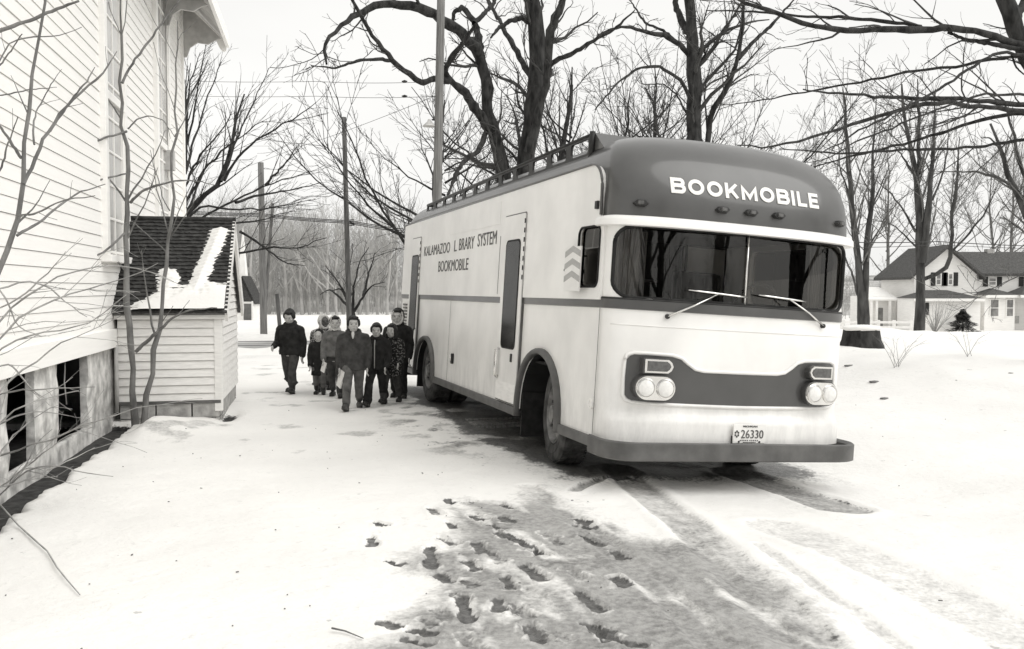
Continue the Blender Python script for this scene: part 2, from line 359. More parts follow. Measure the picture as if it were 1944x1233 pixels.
def ground_mat():
    m = bpy.data.materials.new('snow_ground'); m.use_nodes = True; n = m.node_tree; b = n.nodes['Principled BSDF']; L = n.links.new
    tc = n.nodes.new('ShaderNodeTexCoord')
    def nz(scale, det=5): q = n.nodes.new('ShaderNodeTexNoise'); q.inputs['Scale'].default_value = scale; q.inputs['Detail'].default_value = det; L(tc.outputs['Object'], q.inputs['Vector']); return q.outputs['Fac']
    def att(a): q = n.nodes.new('ShaderNodeAttribute'); q.attribute_name = a; return q.outputs['Fac']
    def mth(op, a, c): q = n.nodes.new('ShaderNodeMath'); q.operation = op; [L(s, q.inputs[i]) if not isinstance(s, (int, float)) else setattr(q.inputs[i], 'default_value', s) for i, s in enumerate((a, c))]; return q.outputs[0]
    def rng(x, a, c, lo, hi): q = n.nodes.new('ShaderNodeMapRange'); L(x, q.inputs[0]); [setattr(q.inputs[i + 1], 'default_value', s) for i, s in enumerate((a, c, lo, hi))]; return q.outputs[0]
    def mix(f, a, c):
        q = n.nodes.new('ShaderNodeMix'); q.data_type = 'RGBA'; L(f, q.inputs[0])
        for i, s in ((6, a), (7, c)):
            if isinstance(s, tuple): q.inputs[i].default_value = s
            else: L(s, q.inputs[i])
        return q.outputs[2]
    snowc = mix(rng(nz(.8), .35, .65, 0, 1), tone(.80), tone(.86))
    specks = rng(nz(9, 3), .735, .76, 0, .45)                               # seeds and bits of bark on the snow
    snowc = mix(specks, snowc, tone(.22))
    slushc = mix(rng(nz(2.2, 4), .35, .65, 0, .45), mix(rng(nz(24, 10), .34, .66, 0, 1), tone(.18), tone(.37)), tone(.53))
    wetc = mix(rng(nz(22, 4), .35, .65, 0, 1), tone(.075), tone(.17))
    soil = mix(rng(nz(12, 6), .35, .65, 0, 1), tone(.018), tone(.06))
    jag = mth('ADD', rng(nz(30, 5), .3, .7, -.16, .16), rng(nz(7, 4), .3, .7, -.14, .14))
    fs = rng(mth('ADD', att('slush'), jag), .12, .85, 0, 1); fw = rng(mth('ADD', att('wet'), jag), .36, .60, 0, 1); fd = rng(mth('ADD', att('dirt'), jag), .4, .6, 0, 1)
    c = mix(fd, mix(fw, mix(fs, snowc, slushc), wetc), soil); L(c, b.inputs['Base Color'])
    L(rng(fw, 0, 1, .75, .38), b.inputs['Roughness']); b.inputs['Specular IOR Level'].default_value = .3
    bp = n.nodes.new('ShaderNodeBump'); bp.inputs['Strength'].default_value = .5; bp.inputs['Distance'].default_value = .03
    hh = mth('ADD', mth('MULTIPLY', nz(14, 6), .6), mth('MULTIPLY', nz(60, 3), mth('ADD', .15, mth('MULTIPLY', fs, .5)))); L(hh, bp.inputs['Height']); L(bp.outputs[0], b.inputs['Normal'])
    return m
ground = link('snow_ground', gm, ground_mat()); tag(ground, 'snow covered yard and fields with slushy tracks and boot prints', None, kind='structure')

# the road across the back, wet asphalt with snow dust
rx = np.linspace(-70, 110, 241); rows = []
for k, off in enumerate(np.linspace(-2.4, 2.4, 9)):
    yy = road_y(rx) + off; rows.append(np.stack([rx, yy, height0(rx, yy) + .05], -1))
rv = np.stack(rows, 1).reshape(-1, 3); ri = np.arange(241 * 9).reshape(241, 9)
rq = np.stack([ri[:-1, :-1], ri[1:, :-1], ri[1:, 1:], ri[:-1, 1:]], -1).reshape(-1, 4)
mat('road_wet', .15, .55, .4, .9, bump=.2, v2=.55, lo=.42, hi=.62, stretch=(.35, 1.6, 1))
tag(link('road', np_mesh('road', rv, rq), 'road_wet'), 'wet grey road crossing behind the bus', kind='structure')
for k, (s_, t_) in enumerate(((-1, .0), (1, .3))):        # ploughed snow ridges on both road edges
    bx_ = np.linspace(-45, 80, 400); yy = road_y(bx_) + s_ * (2.75 + .25 * fbm(bx_, bx_ * 0, .5, 2, k)); prof = [(-.55, -.06), (-.3, .13), (0, .22), (.3, .12), (.55, -.06)]
    pv = np.stack([np.stack([bx_, yy + a, height0(bx_, yy + a) + b * (.35 + 1.1 * fbm(bx_, bx_ * 0 + a * 3, .8, 3, 5 + k))], -1) for a, b in prof], 1).reshape(-1, 3)
    pi_ = np.arange(400 * 5).reshape(400, 5); pq = np.stack([pi_[:-1, :-1], pi_[1:, :-1], pi_[1:, 1:], pi_[:-1, 1:]], -1).reshape(-1, 4)
    tag(link('snow_ridge', np_mesh('snow_ridge', pv, pq), 'snow'), 'ridge of ploughed snow along the %s edge of the road' % ('near', 'far')[k], kind='structure')

# ================================================================== THE BOOKMOBILE  (local: u right, v back, w up)
BL, BA, BB = 8.30, 1.208, .29
bus = bpy.data.objects.new('bookmobile', None); COL.objects.link(bus); bus.empty_display_size = .3
tag(bus, 'large white and grey bookmobile bus parked on the snowy drive', 'bus')
_U = Vector((_cy, _sy, 0)); _V = Vector((-_sy, _cy, 0)); _Z = Vector((0, 0, 1))
_U2 = _U * math.cos(BROLL) - _Z * math.sin(BROLL); _W2 = _Z * math.cos(BROLL) + _U * math.sin(BROLL)
bus.matrix_world = Matrix(((_U2.x, _V.x, _W2.x, BO.x), (_U2.y, _V.y, _W2.y, BO.y), (_U2.z, _V.z, _W2.z, BO.z), (0, 0, 0, 1)))
def e_w(w): return float(.05 * (1 - S(.60, .68, w)) + .016 * (1 - S(1.38, 1.44, w)))
def vf(u, w, a=BA): return -BB * math.sqrt(max(0, 1 - min(1, abs(u) / a) ** 2.6)) - e_w(w)
def FP(u, w, off=0.):                                  # point on the bowed front, pushed out by off
    d = .004; u1, u0 = min(u + d, BA - 1e-4), max(u - d, 1e-4 - BA); s = (vf(u1, w) - vf(u0, w)) / (u1 - u0)
    n = Vector((s, -1, 0)).normalized(); return Vector((u, vf(u, w), w)) + n * off
NF = 44
def outline(w, a=BA, off=0., vr=BL, vfr=0., B=BB, nside=14):
    pts = []
    for i in range(nside): pts.append((-a - off, vr + (vfr - vr) * i / nside))
    for i in range(NF + 1):
        th = math.radians(-90 + 180 * i / NF); s, c = math.sin(th), math.cos(th)
        uu = (a + off) * math.copysign(abs(s) ** (2 / 2.6), s); pts.append((uu, vfr - (B + off) * c - e_w(w) * min(1, 3 * c)))
    for i in range(nside): pts.append((a + off, vfr + (vr - vfr) * (i + 1) / nside))
    return pts
def loft(name, rings, m, parent, close_caps=True, closed=True, smooth_deg=35):
    bm = bmesh.new(); rr = [[bm.verts.new(p) for p in r] for r in rings]; n = len(rr[0])
    for r0, r1 in zip(rr, rr[1:]):
        for k in range(n if closed else n - 1): bm.faces.new((r0[k], r0[(k + 1) % n], r1[(k + 1) % n], r1[k]))
    if close_caps: bm.faces.new(rr[0]); bm.faces.new(rr[-1])
    o = from_bm(name, bm, m, parent, True)
    o.data.set_sharp_from_angle(angle=math.radians(smooth_deg)); return o
def bandstrip(name, prof, m, vr, parent=bus, a=BA):     # strip that follows the outline, prof = [(w, out)]
    rings = [[(u, v, w) for u, v in outline(w, a, off, vr)] for w, off in prof]
    bm = bmesh.new(); rr = [[bm.verts.new(p) for p in r] for r in rings]
    for r0, r1 in zip(rr, rr[1:]):
        for k in range(len(r0) - 1): bm.faces.new((r0[k], r0[k + 1], r1[k + 1], r1[k]))
    for e in (0, -1): bm.faces.new([r[e] for r in rr])
    o = from_bm(name, bm, m, parent, True); o.data.set_sharp_from_angle(angle=math.radians(40)); return o
# body core with windshield opening, cab windows and wheel arches cut out
rings = [[(u, v, w) for u, v in outline(w)] for w in (.42, .58, .62, .66, .70, 1.0, 1.36, 1.41, 1.46, 2.36)]
body = loft('body', rings, 'bus_white', None)
def cut_prism(pts, f0, f1): return prism('cut', pts, f0, f1, None)
def cut_ell(vc, hw, top, sgn):
    pts = [(vc + hw * math.cos(math.radians(a)), .40 + (top - .40) * math.sin(math.radians(a)) ** .85) for a in range(0, 181, 9)]
    pts = [(vc + hw, .2)] + pts + [(vc - hw, .2)]
    return cut_prism(pts, lambda p: (sgn * 1.4, p[0], p[1]), lambda p: (sgn * .82, p[0], p[1]))
WSR = (-1.172, 1.172, 1.63, 2.235, .14, 6)
WS = rrect(*WSR)
cab_win = rrect(.08, .55, 1.71, 2.24, .07); drv_win = rrect(.08, 1.45, 1.66, 2.24, .07)  # driver's window lengthened to let light into the cab
ARCH = ((1.41, .565, 1.045), (6.36, .56, .93))
cut = [box2('cut', (-1.16, -.02, .95), (1.16, 2.0, 2.33), None), box2('cut', (-1.02, -.16, .95), (1.02, .3, 2.33), None)]
cut += [cut_prism(WS, lambda p: (p[0], -1, p[1]), lambda p: (p[0], .2, p[1]))]
cut += [cut_prism(cab_win, lambda p: (-1.5, p[0], p[1]), lambda p: (0, p[0], p[1])), cut_prism(drv_win, lambda p: (0, p[0], p[1]), lambda p: (1.5, p[0], p[1]))]
cut += [cut_ell(*a, s) for a in ARCH for s in (-1, 1)]
boolean(body, cut); body.parent = bus
body.data.polygons.foreach_set('use_smooth', [True] * len(body.data.polygons)); body.data.set_sharp_from_angle(angle=math.radians(30))
# dark roof and domed front cap
def cap_in(y): return .62 * (1 - max(0, 1 - y ** 3) ** (1 / 3)), .90 * (1 - max(0, 1 - y ** 2.2) ** (1 / 2.2)), .40 * (1 - max(0, 1 - y ** 3) ** (1 / 3))
W0, WH, CA = 2.30, .85, 1.212
rings = [[(u, v, W0) for u, v in outline(3, CA - .06)]]
for y in (0, .12, .24, .36, .48, .58, .66, .74, .81, .87, .92, .96, .985, 1.0):
    s, f, r = cap_in(y); rings.append([(u, v, W0 + WH * y - .07 * y ** 2 * abs(u / CA) ** 3 * float(S(-.1, .6, v))) for u, v in outline(3, CA - s, 0, BL - r, f, BB + .004)])
for k, (a, f, w) in enumerate(((.40, 1.05, 3.185), (.12, 1.25, 3.20))): rings.append([(u, v, w) for u, v in outline(3, a, 0, BL - .6 - .3 * k, f, BB)])
roof = loft('roof', rings, 'bus_grey', bus, smooth_deg=60)
def DP(u, w, off=0.):                                    # point on the dome
    def surf(u, w):
        s, f, _ = cap_in(min(1, max(0, (w - W0) / WH))); a = CA - s
        return Vector((u, f - (BB + .004) * math.sqrt(max(0, 1 - min(1, abs(u) / a) ** 2.6)), w))
    p = surf(u, w); n = (surf(u + .004, w) - surf(u - .004, w)).cross(surf(u, w + .004) - surf(u, w - .004)).normalized()
    return p + n * off
# side panels above the belt
def side_plate(name, pts, u0, u1, m, parent=bus, cuts=()):
    o = prism(name, pts, lambda p: (u0, p[0], p[1]), lambda p: (u1, p[0], p[1]), m)
    if cuts: boolean(o, [cut_prism(c, lambda p: (-2, p[0], p[1]), lambda p: (2, p[0], p[1])) for c in cuts])
    o.parent = parent; return o
arc = [(.10 + .24 - .24 * math.cos(math.radians(a)), 2.785 - .24 + .24 * math.sin(math.radians(a))) for a in range(0, 91, 10)]
up = [(.015, 1.60), (.015, 2.30), (.10, 2.315)] + arc + [(BL - .02, 2.755), (BL - .02, 1.60)]
for s in (-1, 1): side_plate('side_panel', up, s * 1.19, s * 1.232, 'bus_white', bus, (cab_win if s < 0 else drv_win,))
bandstrip('belt_stripe', [(1.53, 0), (1.535, .014), (1.622, .014), (1.628, 0)], 'bus_grey', BL - .01)
bandstrip('visor', [(2.245, -.01), (2.228, .05), (2.236, .078), (2.285, .074), (2.312, .05), (2.325, -.01)], 'bus_white', .10)
bandstrip('windshield_gasket_ledge', [(1.625, -.03), (1.628, .012), (1.612, .016), (1.60, -.02)], 'black_rubber', .01)
# roof gutter moulding (dark band above the side panel)
tube('gutter', [(-1.232, BL - .05, 2.765)] + [(-1.236, v, 2.797) for v in (7, 5, 3, 1, .34)] + [(-1.236, a[0], a[1] + .012) for a in arc[::-1][2:]] + [(-1.236, .09, 2.33)], .014, 'bus_grey', bus, 6)
# windshield: two panes, divider, gasket
def pane(name, u0, u1, r, off, m):
    bm = bmesh.new(); n, k = 24, 12; g = []
    for j in range(k + 1):
        w = 1.622 + (2.24 - 1.622) * j / k; row = []
        for i in range(n + 1):
            u = u0 + (u1 - u0) * i / n; q = FP(u, w, off); ch_v = (-BB - .0) * .93 + (.22) * abs(u) / 1.19; q.y = .25 * q.y + .75 * max(q.y, ch_v); row.append(bm.verts.new(q))
        g.append(row)
    for j in range(k):
        for i in range(n): bm.faces.new((g[j][i], g[j][i + 1], g[j + 1][i + 1], g[j + 1][i]))
    return from_bm(name, bm, m, bus, True)
pane('windshield_pane', -1.19, .0, 0, -.022, 'glass_windshield'); pane('windshield_pane', .0, 1.19, 0, -.022, 'glass_windshield')
fine = []
for p, q in zip(WS, WS[1:] + WS[:1]):
    for t in range(6): fine.append(FP(p[0] + (q[0] - p[0]) * t / 6, p[1] + (q[1] - p[1]) * t / 6, -.006))
tube('windshield_gasket', fine, .017, 'black_rubber', bus, 6, True)
tube('windshield_divider', [FP(0, 1.60, .0), FP(0, 1.9, .0), FP(0, 2.24, .0)], .009, 'chrome', bus, 6)
# front: raised lip, dark panel, lamps
half = [(0, 1.04), (.36, 1.042), (.44, 1.056), (.51, 1.10), (.57, 1.145), (.65, 1.165), (.97, 1.17), (1.025, 1.15), (1.04, 1.11), (1.045, .96), (1.04, .81), (1.02, .77), (.97, .752), (.6, .745), (0, .74)]
pan = half + [(-x, y) for x, y in half[::-1]][1:-1]
bm = bmesh.new()
def dense(pl, n=5): return [(p[0] + (q[0] - p[0]) * t / n, p[1] + (q[1] - p[1]) * t / n) for p, q in zip(pl, pl[1:] + pl[:1]) for t in range(n)]
ups = [(x, y) for x, y in dense(half[:9], 6)[:-6]]; N_ = 40
gr = []
for i in range(N_ + 1):
    u = -1.042 + 2.084 * i / N_; x = abs(u)
    top = float(np.interp(x, [p[0] for p in half[:9]], [p[1] for p in half[:9]])); bot = float(np.interp(x, [0, .6, .97, 1.02, 1.04], [.74, .745, .752, .77, .81]))
    gr.append([bm.verts.new(FP(u, bot + (top - bot) * j / 4, .006)) for j in range(5)])
for a, b in zip(gr, gr[1:]):
    for j in range(4): bm.faces.new((a[j], b[j], b[j + 1], a[j + 1]))
from_bm('grille_panel', bm, 'bus_grey', bus, True)
lp = [FP(u * 1.012, w, .004) for u, w in dense(pan, 4)]
tube('grille_lip', lp, .016, 'bus_white', bus, 8, True)
def lamp_frame(u): # local frame on the front, z out
    p = FP(u, .9); n = (FP(u, .9, .1) - p).normalized(); x = Vector((0, 0, 1)).cross(-n).normalized(); return x, n
def disc_rings(c, x, n, prof, seg=24):
    z = Vector((0, 0, 1)); return [[c + n * o + (x * math.cos(2 * math.pi * k / seg) + z * math.sin(2 * math.pi * k / seg)) * r for k in range(seg)] for r, o in prof]
mat('lamp_glass', .80, .08, .06, 40, spec=.8)
for s in (-1, 1):
    x, n = lamp_frame(s * .82); n = (n * .45 + Vector((0, -1, 0)) * .55).normalized(); x = Vector((0, 0, 1)).cross(-n).normalized(); zz = Vector((0, 0, 1))
    c0 = FP(s * .82, .885, .0)
    pts = rrect(-.185, .185, -.108, .108, .107, 7)
    hs = prism('headlight_housing', pts, lambda p: c0 + x * p[0] + zz * p[1] - n * .03, lambda p: c0 + x * p[0] + zz * p[1] + n * .075, 'bus_grey', bus)
    bz = prism('headlight_bezel', rrect(-.18, .18, -.103, .103, .102, 7), lambda p: c0 + x * p[0] + zz * p[1] + n * .07, lambda p: c0 + x * p[0] * .97 + zz * p[1] * .96 + n * .088, 'chrome', bus)
    for t in (-.087, .087):
        c = c0 + x * t + n * .088
        hl = loft('headlight', disc_rings(c, x, n, ((.083, -.01), (.083, .010), (.074, .013), (.071, .006))), 'chrome', bus, False)
        ln = loft('lens', disc_rings(c, x, n, ((.073, .002), (.066, .013), (.045, .021), (.02, .025), (.002, .026))), 'lamp_glass', hl, True)
    c1 = FP(s * .80, 1.07, .0)
    sg = [(-.13 * s, -.058), (.085 * s, -.058), (.115 * s, -.035), (.13 * s, 0), (.115 * s, .035), (.085 * s, .058), (-.13 * s, .058)]
    if s < 0: sg = sg[::-1]
    tsig = prism('turn_signal', sg, lambda p: c1 + x * p[0] * 1.06 + zz * p[1] * 1.1 - n * .02, lambda p: c1 + x * p[0] * 1.06 + zz * p[1] * 1.1 + n * .075, 'bus_grey', bus)
    prism('bezel', sg, lambda p: c1 + x * p[0] + zz * p[1] + n * .07, lambda p: c1 + x * p[0] * .98 + zz * p[1] * .97 + n * .085, 'chrome', tsig)
    prism('lens', sg, lambda p: c1 + x * p[0] * .84 + zz * p[1] * .76 + n * .08, lambda p: c1 + x * p[0] * .80 + zz * p[1] * .7 + n * .092, 'lens_amber', tsig)
# bumper: straight bar with rounded ends
def bumper_path(a, vfn, r):
    pts = [(-a, .02), (-a, vfn + r)] + [(-a + r - r * math.cos(math.radians(t)), vfn + r - r * math.sin(math.radians(t))) for t in range(10, 91, 10)]
    return pts + [(-p[0], p[1]) for p in pts[::-1]]
bm = bmesh.new(); rr = []
for w, o in ((.295, -.02), (.29, .0), (.298, .012), (.435, .012), (.447, 0), (.442, -.02)):
    rr.append([bm.verts.new((u, v, w)) for u, v in bumper_path(1.25 + o, -.43 - o, .26)])
rr.append([bm.verts.new((u, v, .425)) for u, v in bumper_path(1.25 - .045, -.43 + .045, .22)]); rr.append([bm.verts.new((u, v, .28)) for u, v in bumper_path(1.25 - .045, -.43 + .045, .22)])
rr.append(rr[0])
for a, b in zip(rr, rr[1:]):
    for k in range(len(a) - 1): bm.faces.new((a[k], a[k + 1], b[k + 1], b[k]))
for e in (0, -1): bm.faces.new([r[e] for r in rr[:-1]])
o = from_bm('bumper', bm, 'trim_grey', bus, True); o.data.set_sharp_from_angle(angle=math.radians(35))
for s in (-.55, .55): box2('bumper_bracket', (s - .05, -.40, .3), (s + .05, .15, .40), 'dark_metal', bus)
# number plate
pl = box('license_plate', (.07, -.385, .525), (.325, .012, .165), 'white_paint', bus, .004)
def plate(x0, y0, dx=1): return lambda x, y, o: Vector((x0 + x, -.392 - o * .5, y0 + y))
text_on('plate_number', '26330', plate(-.017, .487), .072, .222, 'letter_dark', pl, .0)
text_on('plate_state', 'MICHIGAN', plate(0, .582), .015, .14, 'letter_dark', pl, .005)
for k, (x0, x1, w) in enumerate(((-.02, .05, .469), (.075, .15, .469))):
    for j in range(5): box('plate_print', (x0 + (x1 - x0) * j / 4, -.393, w), (.009, .004, .009), 'letter_dark', pl)
for j in range(9): box('plate_print', (.012 + .0145 * j, -.393, .452), (.009, .004, .007), 'letter_dark', pl)
for a in range(6):
    an = math.radians(60 * a + 30); box('plate_emblem', (-.058 + .017 * math.cos(an), -.393, .523 + .022 * math.sin(an)), (.013, .004, .017), 'letter_dark', pl)
for u in (-.035, .17): loft('plate_bolt', disc_rings(Vector((u, -.391, .456)), Vector((1, 0, 0)), Vector((0, -1, 0)), ((.009, 0), (.008, .006), (.001, .008)), 10), 'dark_metal', pl)
box2('plate_bracket', (-.09, -.378, .42), (.23, -.33, .50), 'dark_metal', bus)
# wipers
for s, (pu, pw), (tu, tw), (b0, b1) in ((-1, (-.72, 1.49), (-.28, 1.705), (-.55, .02)), (1, (.86, 1.49), (.44, 1.705), (.13, .64))):
    wp = tube('wiper', [FP(pu, pw, .02), FP((pu + tu) / 2, (pw + tw) / 2, .045), FP(tu, tw, .03)], [.011, .008, .006], 'chrome', bus, 6)
    n5 = [(b0 + (b1 - b0) * t / 6) for t in range(7)]
    tube('wiper_blade', [FP(u, 1.725 - .03 * (i / 6) , .014 + .01 * math.sin(math.pi * i / 6)) for i, u in enumerate(n5)], [.005] + [.009] * 5 + [.005], 'chrome', wp, 6)
    loft('wiper_pivot', [[FP(pu, pw, o) + Vector((math.cos(t * math.pi / 5), 0, math.sin(t * math.pi / 5))) * r for t in range(10)] for o, r in ((0, .022), (.025, .02), (.03, .01))], 'dark_metal', wp)
# front seam line, small chrome details
tube('panel_seam', [FP(u, 1.40, .0005) for u in np.linspace(-1.17, 1.17, 30)], .004, 'siding_shed', bus, 5)
# marker lamps on the dome
for u in (-1.0, -.28, 0.0, .28, 1.0):
    w = 2.425; c = DP(u, w); n = (DP(u, w, .1) - c).normalized(); x = Vector((0, 0, 1)).cross(-n).normalized(); zz = x.cross(n) * -1
    base = prism('marker_lamp', [(-.07, 0), (-.04, -.028), (.04, -.028), (.07, 0), (.04, .028), (-.04, .028)], lambda p: c + x * p[0] + zz * p[1] - n * .01, lambda p: c + x * p[0] * .85 + zz * p[1] * .85 + n * .035, 'dark_metal', bus)
    prism('lens', rrect(-.03, .03, -.018, .018, .008, 2), lambda p: c + x * p[0] + zz * p[1] + n * .03, lambda p: c + x * p[0] * .8 + zz * p[1] * .8 + n * .052, 'lens_amber', base)
# BOOKMOBILE across the dome
def stroke(pl, wd, closed=False):                         # mitred ribbon: list of quads in 2D
    n = len(pl); Lf, Rt = [], []
    for i, p in enumerate(pl):
        a = Vector(pl[i - 1]) if (i > 0 or closed) else None; b = Vector(pl[(i + 1) % n]) if (i < n - 1 or closed) else None; p = Vector(p)
        d0 = (p - a).normalized() if a is not None else None; d1 = (b - p).normalized() if b is not None else None
        d0 = d0 or d1; d1 = d1 or d0; n0 = Vector((-d0.y, d0.x)); n1 = Vector((-d1.y, d1.x)); m = (n0 + n1).normalized(); k = wd / 2 / max(.35, m.dot(n0))
        Lf.append(p + m * k); Rt.append(p - m * k)
    return [(Lf[i], Lf[(i + 1) % n], Rt[(i + 1) % n], Rt[i]) for i in range(n if closed else n - 1)]
def glyph(c):
    t = .24
    el = lambda cx, cy, rx, ry, a0, a1, n: [(cx + rx * math.cos(math.radians(a0 + (a1 - a0) * i / n)), cy + ry * math.sin(math.radians(a0 + (a1 - a0) * i / n))) for i in range(n + 1)]
    return {'O': (1.12, [(el(.56, .5, .44, .38, 0, 360, 28)[:-1], True)]), 'I': (.30, [([(.15, 0), (.15, 1)], False)]),
            'L': (.80, [([(.13, 1), (.13, .1), (.78, .1)], False)]), 'E': (.86, [([(.84, .9), (.13, .9), (.13, .1), (.84, .1)], False), ([(.2, .5), (.76, .5)], False)]),
            'K': (1.0, [([(.13, 0), (.13, 1)], False), ([(.22, .38), (.86, .98)], False), ([(.42, .56), (.88, .02)], False)]),
            'M': (1.22, [([(.13, 0), (.13, .92), (.61, .16), (1.09, .92), (1.09, 0)], False)]),
            'B': (.98, [([(.13, .1), (.13, .9)] + el(.62, .71, .22, .19, 90, -90, 8) + [(.13, .52)], False), ([(.2, .5)] + el(.64, .305, .25, .205, 90, -90, 8) + [(.02, .1)], False)])}[c]
def sign_text(name, s, f, height, width, m, parent, sw=.235, gap=.20):
    tot = sum(glyph(c)[0] for c in s) + gap * (len(s) - 1); x = 0
    for c in s:
        w, st = glyph(c); bm = bmesh.new()
        for j, (pl, cl) in enumerate(st):
            for quad in stroke(pl, sw, cl):
                q = [f((x + p.x) / tot * width, min(1.0, max(0., p.y)) * height, .006 + .0006 * j) for p in quad]; b = [f((x + p.x) / tot * width, min(1.0, max(0., p.y)) * height, 0.) for p in quad]
                vq = [bm.verts.new(p) for p in q]; vb = [bm.verts.new(p) for p in b]; bm.faces.new(vq)
                for i in range(4): bm.faces.new((vq[i], vb[i], vb[(i + 1) % 4], vq[(i + 1) % 4]))
        x += w + gap; bmesh.ops.remove_doubles(bm, verts=bm.verts[:], dist=1e-5); from_bm(name, bm, m, parent)
sign_text('front_letter', 'BOOKMOBILE', lambda x, y, o: DP(-.745 + x, 2.535 + y, o), .135, 1.49, 'letter_white', bus)
# side lettering
def side_f(v0, w0): return lambda x, y, o: Vector((-1.233 - o * .4, v0 - x, w0 + y))
text_on('side_lettering', 'KALAMAZOO', side_f(6.74, 2.195), .15, 1.56, 'letter_dark', bus, 0)
text_on('side_lettering', 'L', side_f(4.95, 2.20), .15, .13, 'letter_dark', bus, 0)
text_on('side_lettering', 'BRARY', side_f(4.70, 2.205), .155, .72, 'letter_dark', bus, 0)
text_on('side_lettering', 'SYSTEM', side_f(3.83, 2.215), .16, .78, 'letter_dark', bus, 0)
text_on('side_lettering', 'BOOKMOBILE', side_f(5.78, 1.935), .155, 1.58, 'letter_dark', bus, 0)
# doors on the near side
def door(v0, v1, g0, g1, handle=True):
    d = side_plate('door', rrect(v0, v1, .455, 2.50, .03, 2), -1.20, -1.246, 'bus_white')
    side_plate('door_gap', rrect(v0 - .012, v1 + .012, .44, 2.515, .03, 2), -1.20, -1.2345, 'trim_grey', d)
    side_plate('window_gasket', rrect(g0 - .02, g1 + .02, 1.03, 2.23, .07), -1.22, -1.252, 'black_rubber', d)
    side_plate('window_pane', rrect(g0, g1, 1.05, 2.21, .06), -1.22, -1.2535, 'glass_dark', d)
    for k in range(7):
        tube('hinge_knuckle', [(-1.247, v0 + .002, 2.44 - k * .10), (-1.247, v0 + .002, 2.39 - k * .10)], .007, 'dark_metal', d, 6)
    return d
d1 = door(2.03, 2.74, 2.15, 2.60)
tube('grab_handle', [(-1.25, 2.66, .70), (-1.285, 2.66, .72), (-1.285, 2.66, 1.0), (-1.25, 2.66, 1.02)], .020, 'chrome', d1, 8)
box('door_lock', (-1.25, 2.22, .94), (.02, .04, .09), 'dark_metal', d1, .004)
side_plate('kick_plate', rrect(2.06, 2.71, .47, .66, .01, 2), -1.22, -1.2485, 'trim_pale' if 'trim_pale' in MATS else 'siding_shed', d1)
d2 = door(6.98, 7.62, 7.06, 7.5)
tube('grab_handle', [(-1.25, 7.0, .80), (-1.28, 7.0, .82), (-1.28, 7.0, 1.05), (-1.25, 7.0, 1.07)], .012, 'dark_metal', d2, 8)
# cab side windows, louvre behind, chevron board
for s in (-1, 1):
    side_plate('cab_window', cab_win if s < 0 else drv_win, s * 1.205, s * 1.209, 'glass_clear')
    rr_ = [(s * 1.234, p[0], p[1]) for p in (cab_win if s < 0 else drv_win)]
    tube('cab_window_gasket', rr_, .011, 'black_rubber', bus, 6, True)
cb = box2('chevron_board', (-1.315, .30, 1.665), (-1.300, .66, 2.065), 'white_paint', bus, .003)
for k in range(3):
    w = 1.745 + k * .112
    ch = [(.30, w), (.48, w + .05), (.66, w), (.66, w + .055), (.48, w + .105), (.30, w + .055)]
    side_plate('chevron', ch, -1.314, -1.3165, 'reflector_grey', cb)
for w in (1.72, 2.0): tube('board_bracket', [(-1.23, .64, w), (-1.305, .62, w)], .009, 'dark_metal', cb, 6)
tube('board_knob', [(-1.30, .66, 1.86), (-1.30, .70, 1.86)], [.022, .008], 'dark_metal', cb, 8)
# lower side: seams, hatch handle, filler, side marker, vent
for v, w0, w1 in ((5.0, .43, 1.53), (.02, .43, 1.53), (2.9, 1.63, 2.3)):
    box2('panel_seam', (-1.2215 - (.012 if w0 > 1.5 else 0), v - .004, w0), (-1.2235 - (.012 if w0 > 1.5 else 0), v + .004, w1), 'trim_grey', bus)
side_plate('access_hatch', rrect(2.95, 5.2, 2.44, 2.70, .01, 2), -1.22, -1.236, 'bus_white')
h_ = side_plate('hatch_handle', rrect(4.72, 4.80, .68, .82, .03), -1.21, -1.235, 'dark_metal')
tube('hatch_lever', [(-1.24, 4.76, .70), (-1.25, 4.76, .80)], .01, 'chrome', h_, 6)
loft('tow_eye', [[(-1.225 - o, .08 + r * math.cos(t * math.pi / 8), .70 + r * math.sin(t * math.pi / 8)) for t in range(16)] for r, o in ((.045, -.02), (.045, .01), (.03, .012), (.025, .0))], 'siding_shed', bus)
box('side_marker_lamp', (-1.243, .17, 2.42), (.03, .05, .07), 'dark_metal', bus, .006)
vt = side_plate('louvre_vent', rrect(7.75, 8.1, .95, 1.48, .02, 2), -1.21, -1.226, 'siding_shed')
for k in range(9): side_plate('louvre_slat', [(7.78, .99 + k * .053), (8.07, .99 + k * .053), (8.07, 1.02 + k * .053), (7.78, 1.02 + k * .053)], -1.22, -1.240, 'trim_grey', vt)
# skirt rails between the arches
for v0, v1 in ((-.02, .84), (1.99, 5.79), (6.94, 8.28)):
    for s in (-1, 1): box2('skirt_rail', (s * 1.205, v0, .335), (s * 1.238, v1, .425), 'trim_grey', bus, .006)
